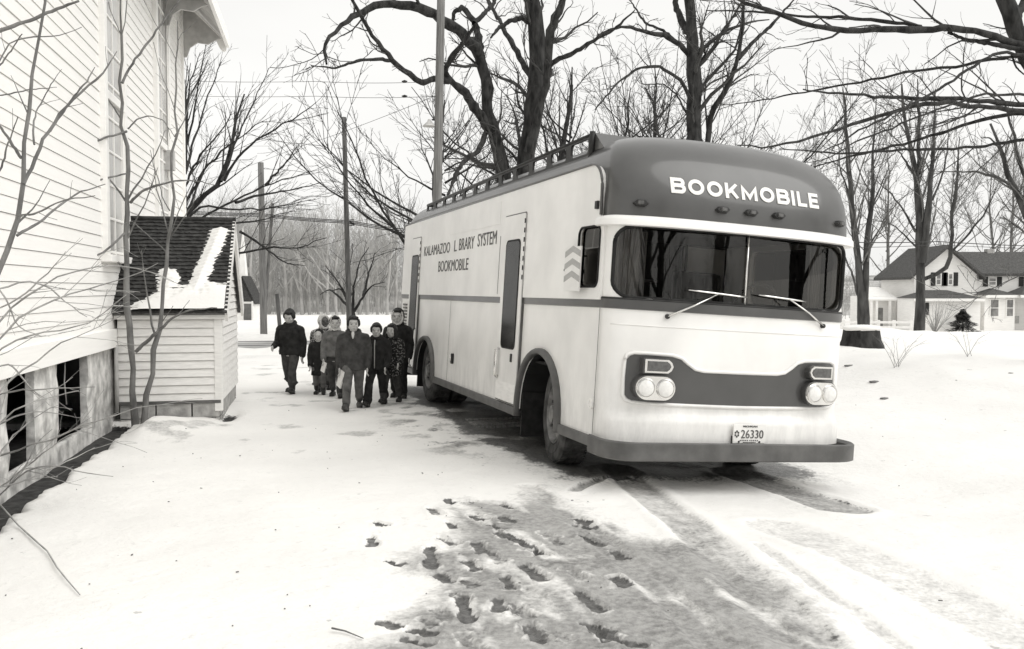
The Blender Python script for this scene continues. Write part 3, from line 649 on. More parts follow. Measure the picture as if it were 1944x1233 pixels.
# fender mouldings
for vc, hw, top in ARCH:
    for s in (-1, 1):
        path = [(s * 1.225, vc + (hw + .03) * math.cos(math.radians(a)), .40 + (top + .025 - .40) * math.sin(math.radians(a)) ** .85) for a in range(0, 181, 9)]
        path = [(s * 1.225, vc + hw + .03, .34)] + path + [(s * 1.225, vc - hw - .03, .34)]
        bm = bmesh.new(); rr = []
        for p in path:
            q = Vector(p); o = Vector((0, q.y - vc, (q.z - .4) * .9)).normalized() if q.z > .405 else Vector((0, math.copysign(1, q.y - vc), 0))
            rr.append([bm.verts.new(q + o * a + Vector((s * b, 0, 0))) for a, b in ((-.025, -.05), (-.03, .03), (-.012, .042), (.012, .038), (.028, .016), (.028, -.05))])
        for a, b in zip(rr, rr[1:]):
            for k in range(6): bm.faces.new((a[k], a[(k + 1) % 6], b[(k + 1) % 6], b[k]))
        bm.faces.new(rr[0]); bm.faces.new(rr[-1]); from_bm('fender_moulding', bm, 'trim_grey', bus, True)
        liner = [(vc + (hw - .004) * math.cos(math.radians(a)), .40 + (top - .004 - .40) * math.sin(math.radians(a)) ** .85) for a in range(0, 181, 12)]
        bm = bmesh.new(); a_ = [bm.verts.new((s * 1.20, p[0], p[1])) for p in liner]; b_ = [bm.verts.new((s * .825, p[0], p[1])) for p in liner]
        for k in range(len(liner) - 1): bm.faces.new((a_[k], a_[k + 1], b_[k + 1], b_[k]))
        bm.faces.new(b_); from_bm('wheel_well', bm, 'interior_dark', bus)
# wheels
def wheel(u, v, steer, dual=False):
    e = bpy.data.objects.new('wheel', None); COL.objects.link(e); e.parent = bus; e.location = (u, v, .47); e.rotation_euler = (0, 0, steer); s = -1 if u < 0 else 1
    def ring(prof, name, m, par, x0=0): 
        rings = [[(s * (o + x0), r * math.cos(2 * math.pi * k / 40), r * math.sin(2 * math.pi * k / 40)) for k in range(40)] for r, o in prof]; return loft(name, rings, m, par, False, smooth_deg=28)
    for x0 in ((0, -.30) if dual else (0,)):
        ty = ring(((.27, -.20), (.40, -.235), (.455, -.225), (.47, -.20), (.474, -.12), (.474, -.05), (.47, .0), (.452, .02), (.42, .028), (.385, .026), (.375, .031), (.30, .022), (.275, .0), (.27, -.2)), 'tyre', 'tyre_rubber', e, x0)
        if x0 == 0:
            bm = bmesh.new()
            for k in range(60):
                a = 2 * math.pi * k / 60
                for yy in (-.20, -.115, -.03):
                    a2 = a + (.03 if yy == -.115 else 0); add_box(bm, (s * (yy + .0), .474 * math.cos(a2), .474 * math.sin(a2)), (.065, .03, .008), Matrix.Rotation(a2 + math.pi / 2, 3, 'X'))
            tr = from_bm('tread_blocks', bm, 'tyre_rubber', ty); tag(tr, kind='stuff')
    rim = ring(((.285, .016), (.275, .026), (.262, .0), (.25, -.04), (.19, -.05), (.17, -.02), (.12, .01), (.09, .012), (.085, .05), (.06, .06), (.001, .06)), 'rim', 'steel_rim', e)
    for k in range(6):
        a = 2 * math.pi * k / 6; tube('lug_nut', [(s * .0, .135 * math.cos(a), .135 * math.sin(a)), (s * .03, .135 * math.cos(a), .135 * math.sin(a))], .016, 'dark_metal', rim, 6)
    for k in range(5):
        a = 2 * math.pi * (k + .5) / 5; box('rim_slot', (s * -.046, .215 * math.cos(a), .215 * math.sin(a)), (.012, .05, .08), 'dark_metal', rim, 0, Matrix.Rotation(a, 3, 'X'))
wheel(-1.115, 1.15, math.radians(-8)); wheel(1.115, 1.15, math.radians(-8)); wheel(-1.13, 6.30, 0, True); wheel(1.13, 6.30, 0, True)
for s in (-1, 1):
    box2('mud_flap', (s * .86, 1.93, .13), (s * 1.19, 1.955, .60), 'black_rubber', bus); box2('mud_flap', (s * .80, 6.90, .16), (s * 1.19, 6.92, .60), 'black_rubber', bus)
# chassis, axles, rear step
box2('chassis', (-.80, .2, .33), (.80, 8.1, .50), 'interior_dark', bus)
for s in (-1, 1): box2('frame_rail', (s * .42 - .05, -.3, .27), (s * .42 + .05, 8.3, .42), 'dark_metal', bus)
for v in (1.17, 6.30): tube('axle', [(-1.0, v, .46), (1.0, v, .46)], .07, 'dark_metal', bus, 10)
loft('differential', [[(.2 * math.sin(a) * 0 + o, 6.3 + r * math.cos(a), .45 + r * math.sin(a)) for a in [math.pi * k / 8 for k in range(16)]] for r, o in ((.05, -.22), (.17, -.1), (.2, 0), (.17, .1), (.05, .22))], 'dark_metal', bus)
box2('fuel_tank', (.55, 3.0, .24), (1.1, 4.4, .52), 'dark_metal', bus, .05); box2('spare_tray', (-.8, 2.6, .28), (-.2, 5.2, .45), 'interior_dark', bus, .04)
st = box2('rear_step', (-1.15, 8.05, .24), (.6, 8.55, .30), 'dark_metal', bus, .01)
for u in (-1.0, .4): tube('step_bracket', [(u, 8.2, .45), (u, 8.4, .27)], .025, 'dark_metal', st, 6)
# roof rack: pierced side rails, front panel
def rail(s):
    u = s * 1.06; v0, v1, n = .80, 7.45, 12; o = prism('rack_rail', [(v0, 2.92), (v1, 2.90), (v1, 3.06), (v0, 3.150)], lambda p: (u - .012, p[0], p[1]), lambda p: (u + .012, p[0], p[1]), 'dark_metal')
    step = (v1 - v0) / n; cs = []
    for k in range(n):
        a, b = v0 + k * step + .06, v0 + (k + 1) * step - .06; zt = 3.120 - .09 * (a - v0) / (v1 - v0)
        cs.append(cut_prism(rrect(a, b, 2.985 - .03 * (a - v0) / (v1 - v0), zt, .035, 3), lambda p: (u - .1, p[0], p[1]), lambda p: (u + .1, p[0], p[1])))
    bm = bmesh.new(); bm2 = [bm.from_mesh(c.data) for c in cs]
    for c in cs: me = c.data; bpy.data.objects.remove(c); bpy.data.meshes.remove(me)
    boolean(o, [from_bm('cut', bm, None)]); o.parent = bus
    tube('rail_cap', [(u, v0 - .01, 3.150), (u, v1, 3.06)], .02, 'dark_metal', o, 6)
    return o
rail(-1); rail(1)
pf = [(-1.0, .80), (1.0, .80)]
bm = bmesh.new(); add_prism(bm, [(.56, 3.0), (.82, 3.0), (.82, 3.17), (.79, 3.17)], lambda p: (-1.04, p[0], p[1]), lambda p: (1.04, p[0], p[1])); from_bm('rack_front_panel', bm, 'bus_grey', bus)
for u in (-1.06, 1.06): tube('rack_post', [(u, .80, 2.90), (u, .80, 3.18)], .03, 'dark_metal', bus, 8)
tube('rack_rear_bar', [(-1.06, 7.45, 3.055), (1.06, 7.45, 3.055)], .02, 'dark_metal', bus, 6)
# cab interior behind the glass
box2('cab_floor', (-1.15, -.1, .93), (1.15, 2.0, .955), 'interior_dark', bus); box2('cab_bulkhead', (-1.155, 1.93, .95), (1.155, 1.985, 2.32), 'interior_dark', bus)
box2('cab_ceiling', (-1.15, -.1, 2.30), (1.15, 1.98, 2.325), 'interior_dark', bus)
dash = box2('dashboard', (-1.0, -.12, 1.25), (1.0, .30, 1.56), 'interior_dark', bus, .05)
def curtain(u0, u1, v):
    bm = bmesh.new(); n = 40; a = []; b = []
    for i in range(n + 1):
        t = i / n; u = u0 + (u1 - u0) * t; vv = v + .025 * math.sin(t * 34) + .012 * math.sin(t * 71 + 1)
        a.append(bm.verts.new((u, vv, 1.35))); b.append(bm.verts.new((u * .99 + .003, vv, 2.29)))
    for i in range(n): bm.faces.new((a[i], a[i + 1], b[i + 1], b[i]))
    from_bm('curtain', bm, 'curtain', bus, True)
curtain(-1.08, -.80, .16); curtain(.98, 1.10, .16); curtain(-.62, -.42, .8)
sw = bmesh.new(); cc = Vector((.52, .36, 1.64)); tilt = Matrix.Rotation(math.radians(-62), 3, 'X')
add_tube(sw, [cc + tilt @ Vector((.23 * math.cos(a), .23 * math.sin(a), 0)) for a in [2 * math.pi * k / 24 for k in range(25)]], .016, 6, False)
for a in (0, 2.1, 4.2): add_tube(sw, [cc, cc + tilt @ Vector((.22 * math.cos(a), .22 * math.sin(a), 0))], .012, 6)
from_bm('steering_wheel', sw, 'seat_vinyl', bus, True)
ds = box2('driver_seat', (.25, .95, 1.0), (.80, 1.45, 1.35), 'seat_vinyl', bus, .06); box2('seat_back', (.25, 1.40, 1.3), (.80, 1.54, 1.98), 'seat_vinyl', ds, .06)
mat('added_pale', .62, .8, .12, 3)
box2('added_pale_panel', (.60, 1.90, 1.3), (1.12, 1.925, 2.28), 'added_pale', bus, .004)  # added pale panel, stands in for brightness seen through the windshield
for k in range(3): box2('partition_shelf', (-1.0, 1.72, 1.25 + k * .3), (.2, 1.92, 1.28 + k * .3), 'trim_grey', bus)
tube('cab_pillar', [(.62, 1.9, 1.0), (.62, 1.9, 2.3)], .02, 'trim_grey', bus, 6)

# ================================================================== THE WHITE CHURCH  (local: x out of the near wall, y along it away from the camera)
church = empty('church', CH_O, CH_A, 'tall white clapboard church filling the left edge of the picture', 'church')
CY0, CY1, CZ0, CZ1 = -9.2, 6.45, .985, 7.75
box2('wall_core', (-8.0, CY0, CZ0), (-.04, CY1, CZ1), 'siding', church)
prev = None
bm = bmesh.new(); hb = .145
add_prism(bm, [(-.03, .003), (.011, 0), (.001, hb - .005), (-.03, hb - .008)], lambda p: (p[0], CY0, p[1]), lambda p: (p[0], CY1 - .13, p[1]))
cb_ = from_bm('clapboard', bm, 'siding', church); cb_.location = (0, 0, CZ0 + .20); k = 1
z = CZ0 + .20 + hb
while z < CZ1 - .1:
    o = cb_.copy(); COL.objects.link(o); o.location = (rnd.uniform(-.002, .002), 0, z); z += hb
box2('water_table', (-.03, CY0, CZ0 - .03), (.045, CY1 + .02, CZ0 + .205), 'siding', church, .006)
box2('corner_board', (-.06, CY1 - .14, CZ0 + .19), (.04, CY1 + .03, CZ1), 'siding', church, .004)
def tall_window(y0, y1, z0, z1):
    w = box2('window', (-.02, y0 + .13, z0 + .05), (.022, y1 - .13, z1), 'window_blind', church)
    for a, b in ((y0, y0 + .15), (y1 - .15, y1)): box2('casing', (-.02, a, z0), (.075, b, z1), 'siding', w, .006)
    box2('sill', (-.02, y0 - .06, z0 - .07), (.13, y1 + .06, z0 + .02), 'siding', w, .01)
    for zz in np.arange(z0 + .05, z1, .42): box2('muntin', (.015, y0 + .14, zz), (.036, y1 - .14, zz + .03), 'siding', w)
    ym = (y0 + y1) / 2; box2('muntin', (.015, ym - .015, z0), (.0345, ym + .015, z1), 'siding', w)
    for a in (y0 + .15, y1 - .19): box2('sash_stile', (.01, a, z0), (.05, a + .04, z1), 'siding', w)
    box2('meeting_rail', (.01, y0 + .13, z0 + 1.95), (.065, y1 - .13, z0 + 2.05), 'siding', w)
tall_window(-.58, .72, 2.10, 6.9); tall_window(3.15, 4.5, 2.10, 6.9)
lb = box('wall_box', (.09, 4.15, 3.9), (.16, .2, .34), 'soffit', church, .01); tube('conduit', [(.06, 4.15, 4.05), (.06, 4.15, 6.9)], .014, 'soffit', lb, 6)
# overhanging roof with scroll-cut barge board at the far gable
EV = .80
sl = 1.05
rf = prism('roof', [(EV, 6.62), (EV, 6.78), (-4.0, 6.78 + sl * (4 + EV)), (-8.8, 6.78), (-8.8, 6.62), (-4.0, 6.62 + sl * (4 + EV))], lambda p: (p[0], CY0 - .3, p[1]), lambda p: (p[0], CY1 + .42, p[1]), 'soffit', church)
box2('fascia', (EV - .01, CY0 - .3, 6.55), (EV + .05, CY1 + .45, 6.80), 'siding', rf, .004)
pts = []; n = 60
for i in range(n + 1):
    t = i / n; x = EV - 1.5 * t; zz = 6.60 + sl * (EV - x); pts.append((x, zz - .12 - .07 * abs(math.sin(t * math.pi * 5)) - .05 * math.sin(t * 31)))
prism('barge_board', [(EV, 6.72)] + pts + [(pts[-1][0], 6.72 + sl * 1.5)], lambda p: (p[0], CY1 + .36, p[1]), lambda p: (p[0], CY1 + .41, p[1]), 'siding', rf)
br = [(.02, 6.2), (.10, 6.22), (.16, 6.40), (.30, 6.50), (.50, 6.48), (.62, 6.56), (.74, 6.60), (.02, 7.3)]
for yy in (CY1 - .02, CY1 - 2.2, CY1 - 4.4): prism('eave_bracket', br, lambda p: (p[0], yy - .03, p[1]), lambda p: (p[0], yy + .03, p[1]), 'soffit', church)
# parged stone piers with dark openings between them
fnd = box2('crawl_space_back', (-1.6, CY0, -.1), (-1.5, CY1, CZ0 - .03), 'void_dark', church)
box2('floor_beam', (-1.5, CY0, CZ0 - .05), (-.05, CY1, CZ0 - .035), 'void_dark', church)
for a, b in ((-1.22, 6.4), (-3.22, -2.46), (-4.85, -3.98), (-7.0, -5.9), (-9.2, -8.0)):
    bm = bmesh.new(); ny = max(4, int((b - a) / .12)); g = []
    for j in range(9):
        g.append([bm.verts.new((-.03 + .02 * mnoise.noise((a + (b - a) * i / ny * 1.0, j * .5, 3.1)) + (0 if 0 < i < ny else rnd.uniform(-.02, .0)), a + (b - a) * i / ny + (0 if 0 < i < ny else rnd.uniform(-.014, .014)), -.15 + (CZ0 + .12) * j / 8)) for i in range(ny + 1)])
    for j in range(8):
        for i in range(ny): bm.faces.new((g[j][i], g[j][i + 1], g[j + 1][i + 1], g[j + 1][i]))
    for i in (0, ny):
        cl = [g[j][i] for j in range(9)]; bk = [bm.verts.new((-.12, v.co.y, v.co.z)) for v in cl]
        for j in range(8): bm.faces.new((cl[j], cl[j + 1], bk[j + 1], bk[j]))
    from_bm('foundation_pier', bm, 'plaster', church)
for a, b in ((-2.46, -1.22), (-3.98, -3.22), (-5.9, -4.85)): box2('opening_sill', (-.10, a - .02, -.2), (-.04, b + .02, .10), 'plaster', church, .02)
tube('hanging_cable', [(-.10, -1.9, .92), (-.11, -1.91, .7), (-.1, -1.88, .45)], .008, 'cane', church, 5)
tube('downpipe', [(.04, -.06, .98), (.04, -.06, .12)], .025, 'soffit', church, 8)

# ------------------------------------------------------------------ the small entry shed against the church
shed = empty('entry_shed', CH_O, CH_A, 'small white clapboard entry shed with a snowy dark shingle roof against the church', 'shed')
SX, SD, SE, SR = 1.31, 2.45, 1.50, 2.66
prism('wall_core', [(0, .22), (SD, .22), (SD, SE), (SD / 2, SR - .06), (0, SE)], lambda p: (.05, p[0] + .012, p[1]), lambda p: (SX - .012, p[0] - .012 if p[0] > 1 else p[0] + .012, p[1]), 'siding_shed', shed)
for k in range(11):
    z = .235 + k * .1065
    bm = bmesh.new(); add_prism(bm, [(.012, z), (-.020, z), (-.004, z + .096), (.012, z + .096)], lambda p: (.05, p[0], p[1]), lambda p: (SX - .06, p[0], p[1])); from_bm('clapboard', bm, 'siding_shed', shed)
for k in range(21):
    z = .235 + k * .1065; ins = max(0, (z - SE + .12) / (SR - SE)) * SD / 2
    if ins > SD / 2 - .1: break
    bm = bmesh.new(); add_prism(bm, [(SX - .012, z), (SX + .020, z), (SX + .004, z + .096), (SX - .012, z + .096)], lambda p: (p[0], .06 + ins, p[1]), lambda p: (p[0], SD - .02 - ins, p[1])); from_bm('clapboard', bm, 'siding_shed', shed)
box2('corner_board', (SX - .075, -.022, .10), (SX + .024, .07, SE - .0), 'siding_shed', shed, .004)
box2('frieze_board', (.02, -.07, SE - .19), (SX + .07, -.03, SE - .01), 'siding_shed', shed, .004)
box2('sill_board', (.05, -.03, .205), (SX, .0, .245), 'trim_grey', shed)
for row, (z0, z1) in enumerate(((.02, .205), (-.18, .01))):
    x = .06 - (.22 if row else 0)
    while x < SX - .02:
        a, b = max(.06, x), min(SX - .02, x + .435)
        if b - a > .05: box2('concrete_block', (a + .004, -.008, z0), (b - .004, .14, z1), 'block', shed, .008)
        x += .445
    y = .16
    while y < SD - .1: box2('concrete_block', (SX - .16, y, z0), (SX - .012, min(SD, y + .43), z1), 'block', shed, .008); y += .44
# roof: deck, shingle courses, rake boards, snow
ra = math.atan2(SR - SE, SD / 2); ov = .13; rl = (SD / 2 + ov) / math.cos(ra); cr, sr_ = math.cos(ra), math.sin(ra)
def RP(x, d, o, back=False): # d = distance up the slope from the eave
    y = -ov + d * cr; z = SE - ov * math.tan(ra) + d * sr_
    if back: y = SD - y
    return Vector((x, (y - o * sr_) if not back else (y + o * sr_), z + o * cr + .02))
for bk in (False, True):
    prism('roof_deck', [(-.04, 0), (SX + .10, 0), (SX + .10, rl), (-.04, rl)], lambda p: RP(p[0], p[1], -.05, bk), lambda p: RP(p[0], p[1], -.004, bk), 'trim_grey', shed)
    for k in range(25 if not bk else 6):
        d0 = (k / 25 if not bk else k / 6) * rl; dl = rl / (25 if not bk else 6); bm = bmesh.new(); nx = 46; rows_ = []
        for i in range(nx + 1):
            x = -.045 + (SX + .15) * i / nx; j = rnd.uniform(-.010, .010)
            rows_.append([bm.verts.new(RP(x, max(-.02, d0 - .012 + j), .026 + rnd.uniform(-.004, .004), bk)), bm.verts.new(RP(x, min(rl + .005, d0 + dl), .004, bk)), bm.verts.new(RP(x, max(-.02, d0 - .012 + j), .0, bk))])
        for a, b in zip(rows_, rows_[1:]):
            bm.faces.new((a[0], b[0], b[1], a[1])); bm.faces.new((a[2], b[2], b[0], a[0]))
        from_bm('shingle_course', bm, 'shingle', shed)
    prism('rake_board', [(0, -.17), (rl, -.17), (rl, .015), (0, .015)], lambda p: RP(SX + .07, p[0], p[1], bk), lambda p: RP(SX + .105, p[0], p[1], bk), 'siding_shed', shed)
tube('ridge_cap', [RP(-.05, rl, .02), RP(SX + .11, rl, .02)], .035, 'shingle', shed, 6)
nx, nd = 90, 110; sg = np.zeros((nd, nx))
for j in range(nd):
    for i in range(nx):
        x = i / (nx - 1); d = j / (nd - 1); nzv = mnoise.noise((x * 7, d * 9, 2.2)) * .5 + mnoise.noise((x * 22, d * 25, 5)) * .25
        low = .20 + .12 * x - d + .12 * nzv - (.30 * max(0, .45 - x) * 2.2)                # drift along the eave
        stripe = .085 - abs(x - (.66 + .26 * d)) + .03 * nzv if d < .90 else -1            # long tongue up the right side
        hump = .10 - math.hypot((x - .46) * 1.0, (d - .33) * .75) + .10 * nzv
        saw = ((d * 25) % 1.0) * .030
        sg[j, i] = max(low, stripe * 1.1 - .0, hump) - saw
bm = bmesh.new(); vs = {}
for j in range(nd):
    for i in range(nx):
        t = sg[j, i]
        vs[j, i] = bm.verts.new(RP(-.02 + (SX + .09) * i / (nx - 1), rl * .985 * j / (nd - 1), .022 + min(.05, max(-.03, t * .5))))
for j in range(nd - 1):
    for i in range(nx - 1):
        if max(sg[j, i], sg[j + 1, i], sg[j, i + 1], sg[j + 1, i + 1]) > -.02: bm.faces.new((vs[j, i], vs[j, i + 1], vs[j + 1, i + 1], vs[j + 1, i]))
for v in [v for v in bm.verts if not v.link_faces]: bm.verts.remove(v)
snw = from_bm('shed_roof_snow', bm, 'snow', None, True); snw.location = CH_O; snw.rotation_euler = (0, 0, CH_A)
tag(snw, 'patchy melting snow lying on the shed roof shingles', 'snow', kind='stuff')

# ================================================================== THE FARMHOUSE BEYOND THE ROAD
def HX(px, d): return (px - 972) / FPX * d / (CP)
def HZ(py, d): return P(972, py, d).z
hd = 75.; hz0 = HZ(625.5, hd)
mat('house_white', .88, .7, .04, 1.5, bump=.05, stretch=(1, 1, 8))
house = empty('farmhouse', (HX(1800, hd), hd, hz0), 0, 'white two storey farmhouse with dark roofs and shutters beyond the road', 'house')
ox = HX(1800, hd)
def hx(px): return HX(px, hd) - ox
def hz(py): return HZ(py, hd) - hz0
def gable(name, x0, x1, y0, y1, ze, zr, along, m_w='house_white', over=.35):
    """walls + roof; along='y' ridge runs back, 'x' ridge runs sideways"""
    w = None
    if along == 'y':
        xm = (x0 + x1) / 2; pts = [(x0, -.3), (x1, -.3), (x1, ze), (xm, zr), (x0, ze)]
        w = prism(name, pts, lambda p: (p[0], y0, p[1]), lambda p: (p[0], y1, p[1]), m_w, house); s = (zr - ze) / (xm - x0)
        rp = [(x0 - over, ze - over * s), (xm, zr), (x1 + over, ze - over * s), (x1 + over, ze - over * s + .22), (xm, zr + .24), (x0 - over, ze - over * s + .22)]
        prism('roof', rp, lambda p: (p[0], y0 - over, p[1] + .02), lambda p: (p[0], y1 + over, p[1] + .02), 'roof_dark', house)
    else:
        ym = (y0 + y1) / 2; pts = [(y0, -.3), (y1, -.3), (y1, ze), (ym, zr), (y0, ze)]
        w = prism(name, pts, lambda p: (x0, p[0], p[1]), lambda p: (x1, p[0], p[1]), m_w, house); s = (zr - ze) / (ym - y0)
        rp = [(y0 - over, ze - over * s), (ym, zr), (y1 + over, ze - over * s), (y1 + over, ze - over * s + .22), (ym, zr + .24), (y0 - over, ze - over * s + .22)]
        prism('roof', rp, lambda p: (x0 - over, p[0], p[1] + .02), lambda p: (x1 + over, p[0], p[1] + .02), 'roof_dark', house)
    return w
def hip(x0, x1, y0, y1, ze, zr, snow=None, par=None):
    bm = bmesh.new(); d = min(y1 - y0, x1 - x0) * .45; b = [bm.verts.new(p) for p in ((x0, y0, ze), (x1, y0, ze), (x1, y1, ze), (x0, y1, ze))]; t = [bm.verts.new((x0 + d * 1.2, (y0 + y1) / 2 + d * .4, zr)), bm.verts.new((x1 - d * 1.2, (y0 + y1) / 2 + d * .4, zr))]
    bm.faces.new((b[0], b[1], t[1], t[0])); bm.faces.new((b[1], b[2], t[1])); bm.faces.new((b[2], b[3], t[0], t[1])); bm.faces.new((b[3], b[0], t[0])); bm.faces.new(b[::-1])
    r = from_bm('porch_roof', bm, 'roof_dark', house); box2('eave_board', (x0 + .02, y0 - .04, ze - .22), (x1 - .02, y0 + .10, ze - .01), 'house_white', r); return r
def hwin(x0, x1, z0, z1, y, shut=0, side=False, blind=True):
    f = box2('window', (x0, y - .05, z0), (x1, y + .04, z1), 'house_white', house)
    zm = (z0 + z1) / 2; g = .09
    for a, b in ((z0 + g, zm - .03), (zm + .03, z1 - g)): box2('pane', (x0 + g, y - .062, a), (x1 - g, y - .03, b), 'window_glass_far', f)
    if shut:
        for a, b in ((x0 - shut, x0 - .04), (x1 + .04, x1 + shut)): box2('shutter', (a, y - .07, z0 - .05), (b, y - .0, z1 + .05), 'shutter', f)
    return f
# right wing, ridge sideways
gable('wing_wall', hx(1838), hx(2060), 0, 6.5, hz(521), hz(481.5), 'x')
# gabled wing, ridge running back
gable('gable_wall', hx(1728), hx(1846), -.6, 6.0, hz(522), hz(472), 'y', over=.5)
for a, b in ((1768, 1779), (1791, 1801)): hwin(hx(a), hx(b), hz(542), hz(519), -.6, .38)
hwin(hx(1874), hx(1890), hz(543), hz(527), 0, .42); hwin(hx(1942), hx(1958), hz(543), hz(527), 0, .42)
# one storey front rooms
box2('front_room_wall', (hx(1697), -3.6, -.3), (hx(1818), -.6, hz(566)), 'house_white', house); hip(hx(1694), hx(1822), -4.0, -.5, hz(566), hz(551))
hwin(hx(1722), hx(1727), hz(596), hz(575), -3.6, 0); box2('shutter', (hx(1718.5), -3.7, hz(596)), (hx(1724), -3.6, hz(574)), 'shutter', house)
box2('back_room_wall', (hx(1648), .5, -.3), (hx(1705), 4, hz(563)), 'house_white', house)
bm = bmesh.new(); q = [bm.verts.new(p) for p in ((hx(1643), -.2, hz(568)), (hx(1706), -.2, hz(568)), (hx(1706), 4.2, hz(545)), (hx(1668), 4.2, hz(545)), (hx(1643), -.2, hz(571)), (hx(1706), -.2, hz(571)))]
bm.faces.new(q[:4]); bm.faces.new((q[0], q[1], q[5], q[4])); from_bm('lean_to_roof', bm, 'snow', house)
for x in (1653, 1663, 1688): box2('porch_post', (hx(x) - .09, -.15, -.2), (hx(x) + .09, .03, hz(569)), 'house_white', house)
box2('door', (hx(1671), .44, 0), (hx(1680), .52, hz(585)), 'window_glass_far', house)
box2('bay_wall', (hx(1842), -2.2, -.3), (hx(1898), 0, hz(560)), 'house_white', house); hip(hx(1839), hx(1901), -2.6, .1, hz(560), hz(548))
for a, b in ((1851, 1869), (1881, 1896)): hwin(hx(a), hx(b), hz(601), hz(567), -2.2, 0)
box2('porch_wall', (hx(1900), -.6, -.3), (hx(2050), -.02, hz(560)), 'house_white', house); hip(hx(1898), hx(2060), -3.0, -.1, hz(560), hz(541))
for x in (1932, 1985): box2('porch_post', (hx(x) - .1, -2.7, -.2), (hx(x) + .1, -2.5, hz(561)), 'house_white', house)
hwin(hx(1938), hx(1956), hz(602), hz(568), -.6, 0); box2('porch_door', (hx(1908), -.66, .5), (hx(1926), -.6, hz(600)), 'soffit', house)
ch_ = box2('chimney', (hx(1915) - .3, 3.0, hz(490)), (hx(1915) + .3, 3.6, hz(470)), 'block', house)

# white rail fence in front of it
fence = empty('rail_fence', (HX(1660, 66), 66, HZ(627, 66)), 0, 'white wooden rail fence left of the farmhouse lawn', 'fence')
fx = lambda px: HX(px, 66) - HX(1660, 66)
for px in (1600, 1630, 1652, 1667, 1697, 1729): box2('post', (fx(px) - .11, -.1, -.3), (fx(px) + .11, .1, .72), 'white_paint', fence)
for z in (.12, .48): box2('rail', (fx(1570), -.13, z), (fx(1731), -.09, z + .17), 'white_paint', fence)

# ------------------------------------------------------------------ little wayside chapel with a spire, at the far left of the road
cdp = 50.; cz = HZ(614, cdp)
chap = empty('wayside_chapel', (HX(461, cdp), cdp, cz), 0, 'tiny white wayside chapel with dark gable and thin pale spire', 'chapel')
k_ = cdp / FPX
cw = 19 * k_
prism('wall', [(-cw, -.3), (cw, -.3), (cw, 41 * k_), (-cw, 41 * k_)], lambda p: (p[0], 0, p[1]), lambda p: (p[0], 1.6, p[1]), 'white_paint', chap)
prism('gable_end', [(-cw - .02, 41 * k_), (cw + .02, 41 * k_), (0, 84 * k_)], lambda p: (p[0], -.02, p[1]), lambda p: (p[0], 1.62, p[1]), 'shingle', chap)
for s in (-1, 1): prism('roof', [(s * (cw + .12), 36 * k_), (0, 87 * k_), (0, 90 * k_), (s * (cw + .16), 39 * k_)], lambda p: (p[0], -.06, p[1]), lambda p: (p[0], 1.7, p[1]), 'shingle', chap)
box2('door', (.06, -.03, 0), (cw - .08, .0, 37 * k_), 'trim_grey', chap); hw_ = box2('window', (-cw + .1, -.03, 20 * k_), (-.12, .0, 30 * k_), 'shutter', chap)
for u in (-cw, 0, cw): box2('corner_post', (u - .045, -.045, -.2), (u + .045, .0, 42 * k_), 'white_paint', chap)
b0 = [(-.26, .9), (.2, .9), (.2, 1.4), (-.26, 1.4)]
bm = bmesh.new(); q = [bm.verts.new((x - .28, y, 85 * k_)) for x, y in b0]; tp = bm.verts.new((-.27, 1.15, 187 * k_))
for i in range(4): bm.faces.new((q[i], q[(i + 1) % 4], tp))
bm.faces.new(q[::-1]); from_bm('spire', bm, 'white_paint', chap)
box2('spire_base', (-.58, .86, 55 * k_), (-.04, 1.44, 86 * k_), 'white_paint', chap)

# ------------------------------------------------------------------ poles and wires
def pole(px0, py0, px1, py1, d, r, m, label, top_d=None):
    b = P(px1, py1, d); t = P(px0, py0, d); b.z = min(b.z, H(b.x, b.y)) - .3
    e = empty('utility_pole', (b.x, b.y, b.z), 0, label, 'utility pole', 'utility poles along the road')
    n = 8; tube('shaft', [(t - b) * (i / n) for i in range(n + 1)], [r * (1.12 - .24 * i / n) for i in range(n + 1)], m, e, 10); return e, b, t
p1, b1, t1 = pole(495, 309, 501, 636, 33, .115, 'pole_pale', 'grey utility pole nearest the little chapel')
p2, b2, t2 = pole(518, 386, 500, 615, 44, .075, 'pole_wood', 'thin leaning pole behind the grey pole near the chapel')
p3, b3, t3 = pole(653, 223, 664, 640, 31, .085, 'pole_wood', 'dark slender pole rising behind the walking children')
p4, b4, t4 = pole(838, -40, 824, 680, 22, .108, 'pole_pale', 'tall pale pole with a lamp behind the bus rear')
for o, bb, zz, nk in ((p3, b3, P(0, 418, 31).z, 4),):
    for k in range(nk): box('insulator', (-.0 + .10, 0, zz - bb.z - .06 * k), (.16, .06, .03), 'dark_metal', o)
lm = P(818, 238, 22) - b4
la = tube('lamp_arm', [(lm.x + .10, 0, lm.z + .12), (lm.x + .02, 0, lm.z + .13)], .02, 'dark_metal', p4, 6)
loft('lamp_shade', [[(lm.x - .04 + r * math.cos(a), r * math.sin(a), lm.z + z) for a in [math.pi * k / 10 for k in range(20)]] for r, z in ((.03, .14), (.05, .08), (.16, -.02), (.165, -.03), (.12, -.02), (.02, .06))], 'soffit', la)
short = P(526, 558, 34); sb = P(533, 640, 34)
tag(tube('guy_post', [(sb.x, sb.y, H(sb.x, sb.y) - .2), tuple(short)], .075, 'pole_wood', None, 8), 'short dark leaning post right of the chapel poles', 'post')
def wire(pts, r, label, sag=.0, group='overhead wires'):
    full = []
    for a, b in zip(pts, pts[1:]):
        for i in range(12): t = i / 12; p = a.lerp(b, t); p.z -= sag * 4 * t * (1 - t); full.append(p)
    full.append(pts[-1]); return tag(tube('overhead_wire', full, r, 'wire', None, 5), label, 'wire', group)
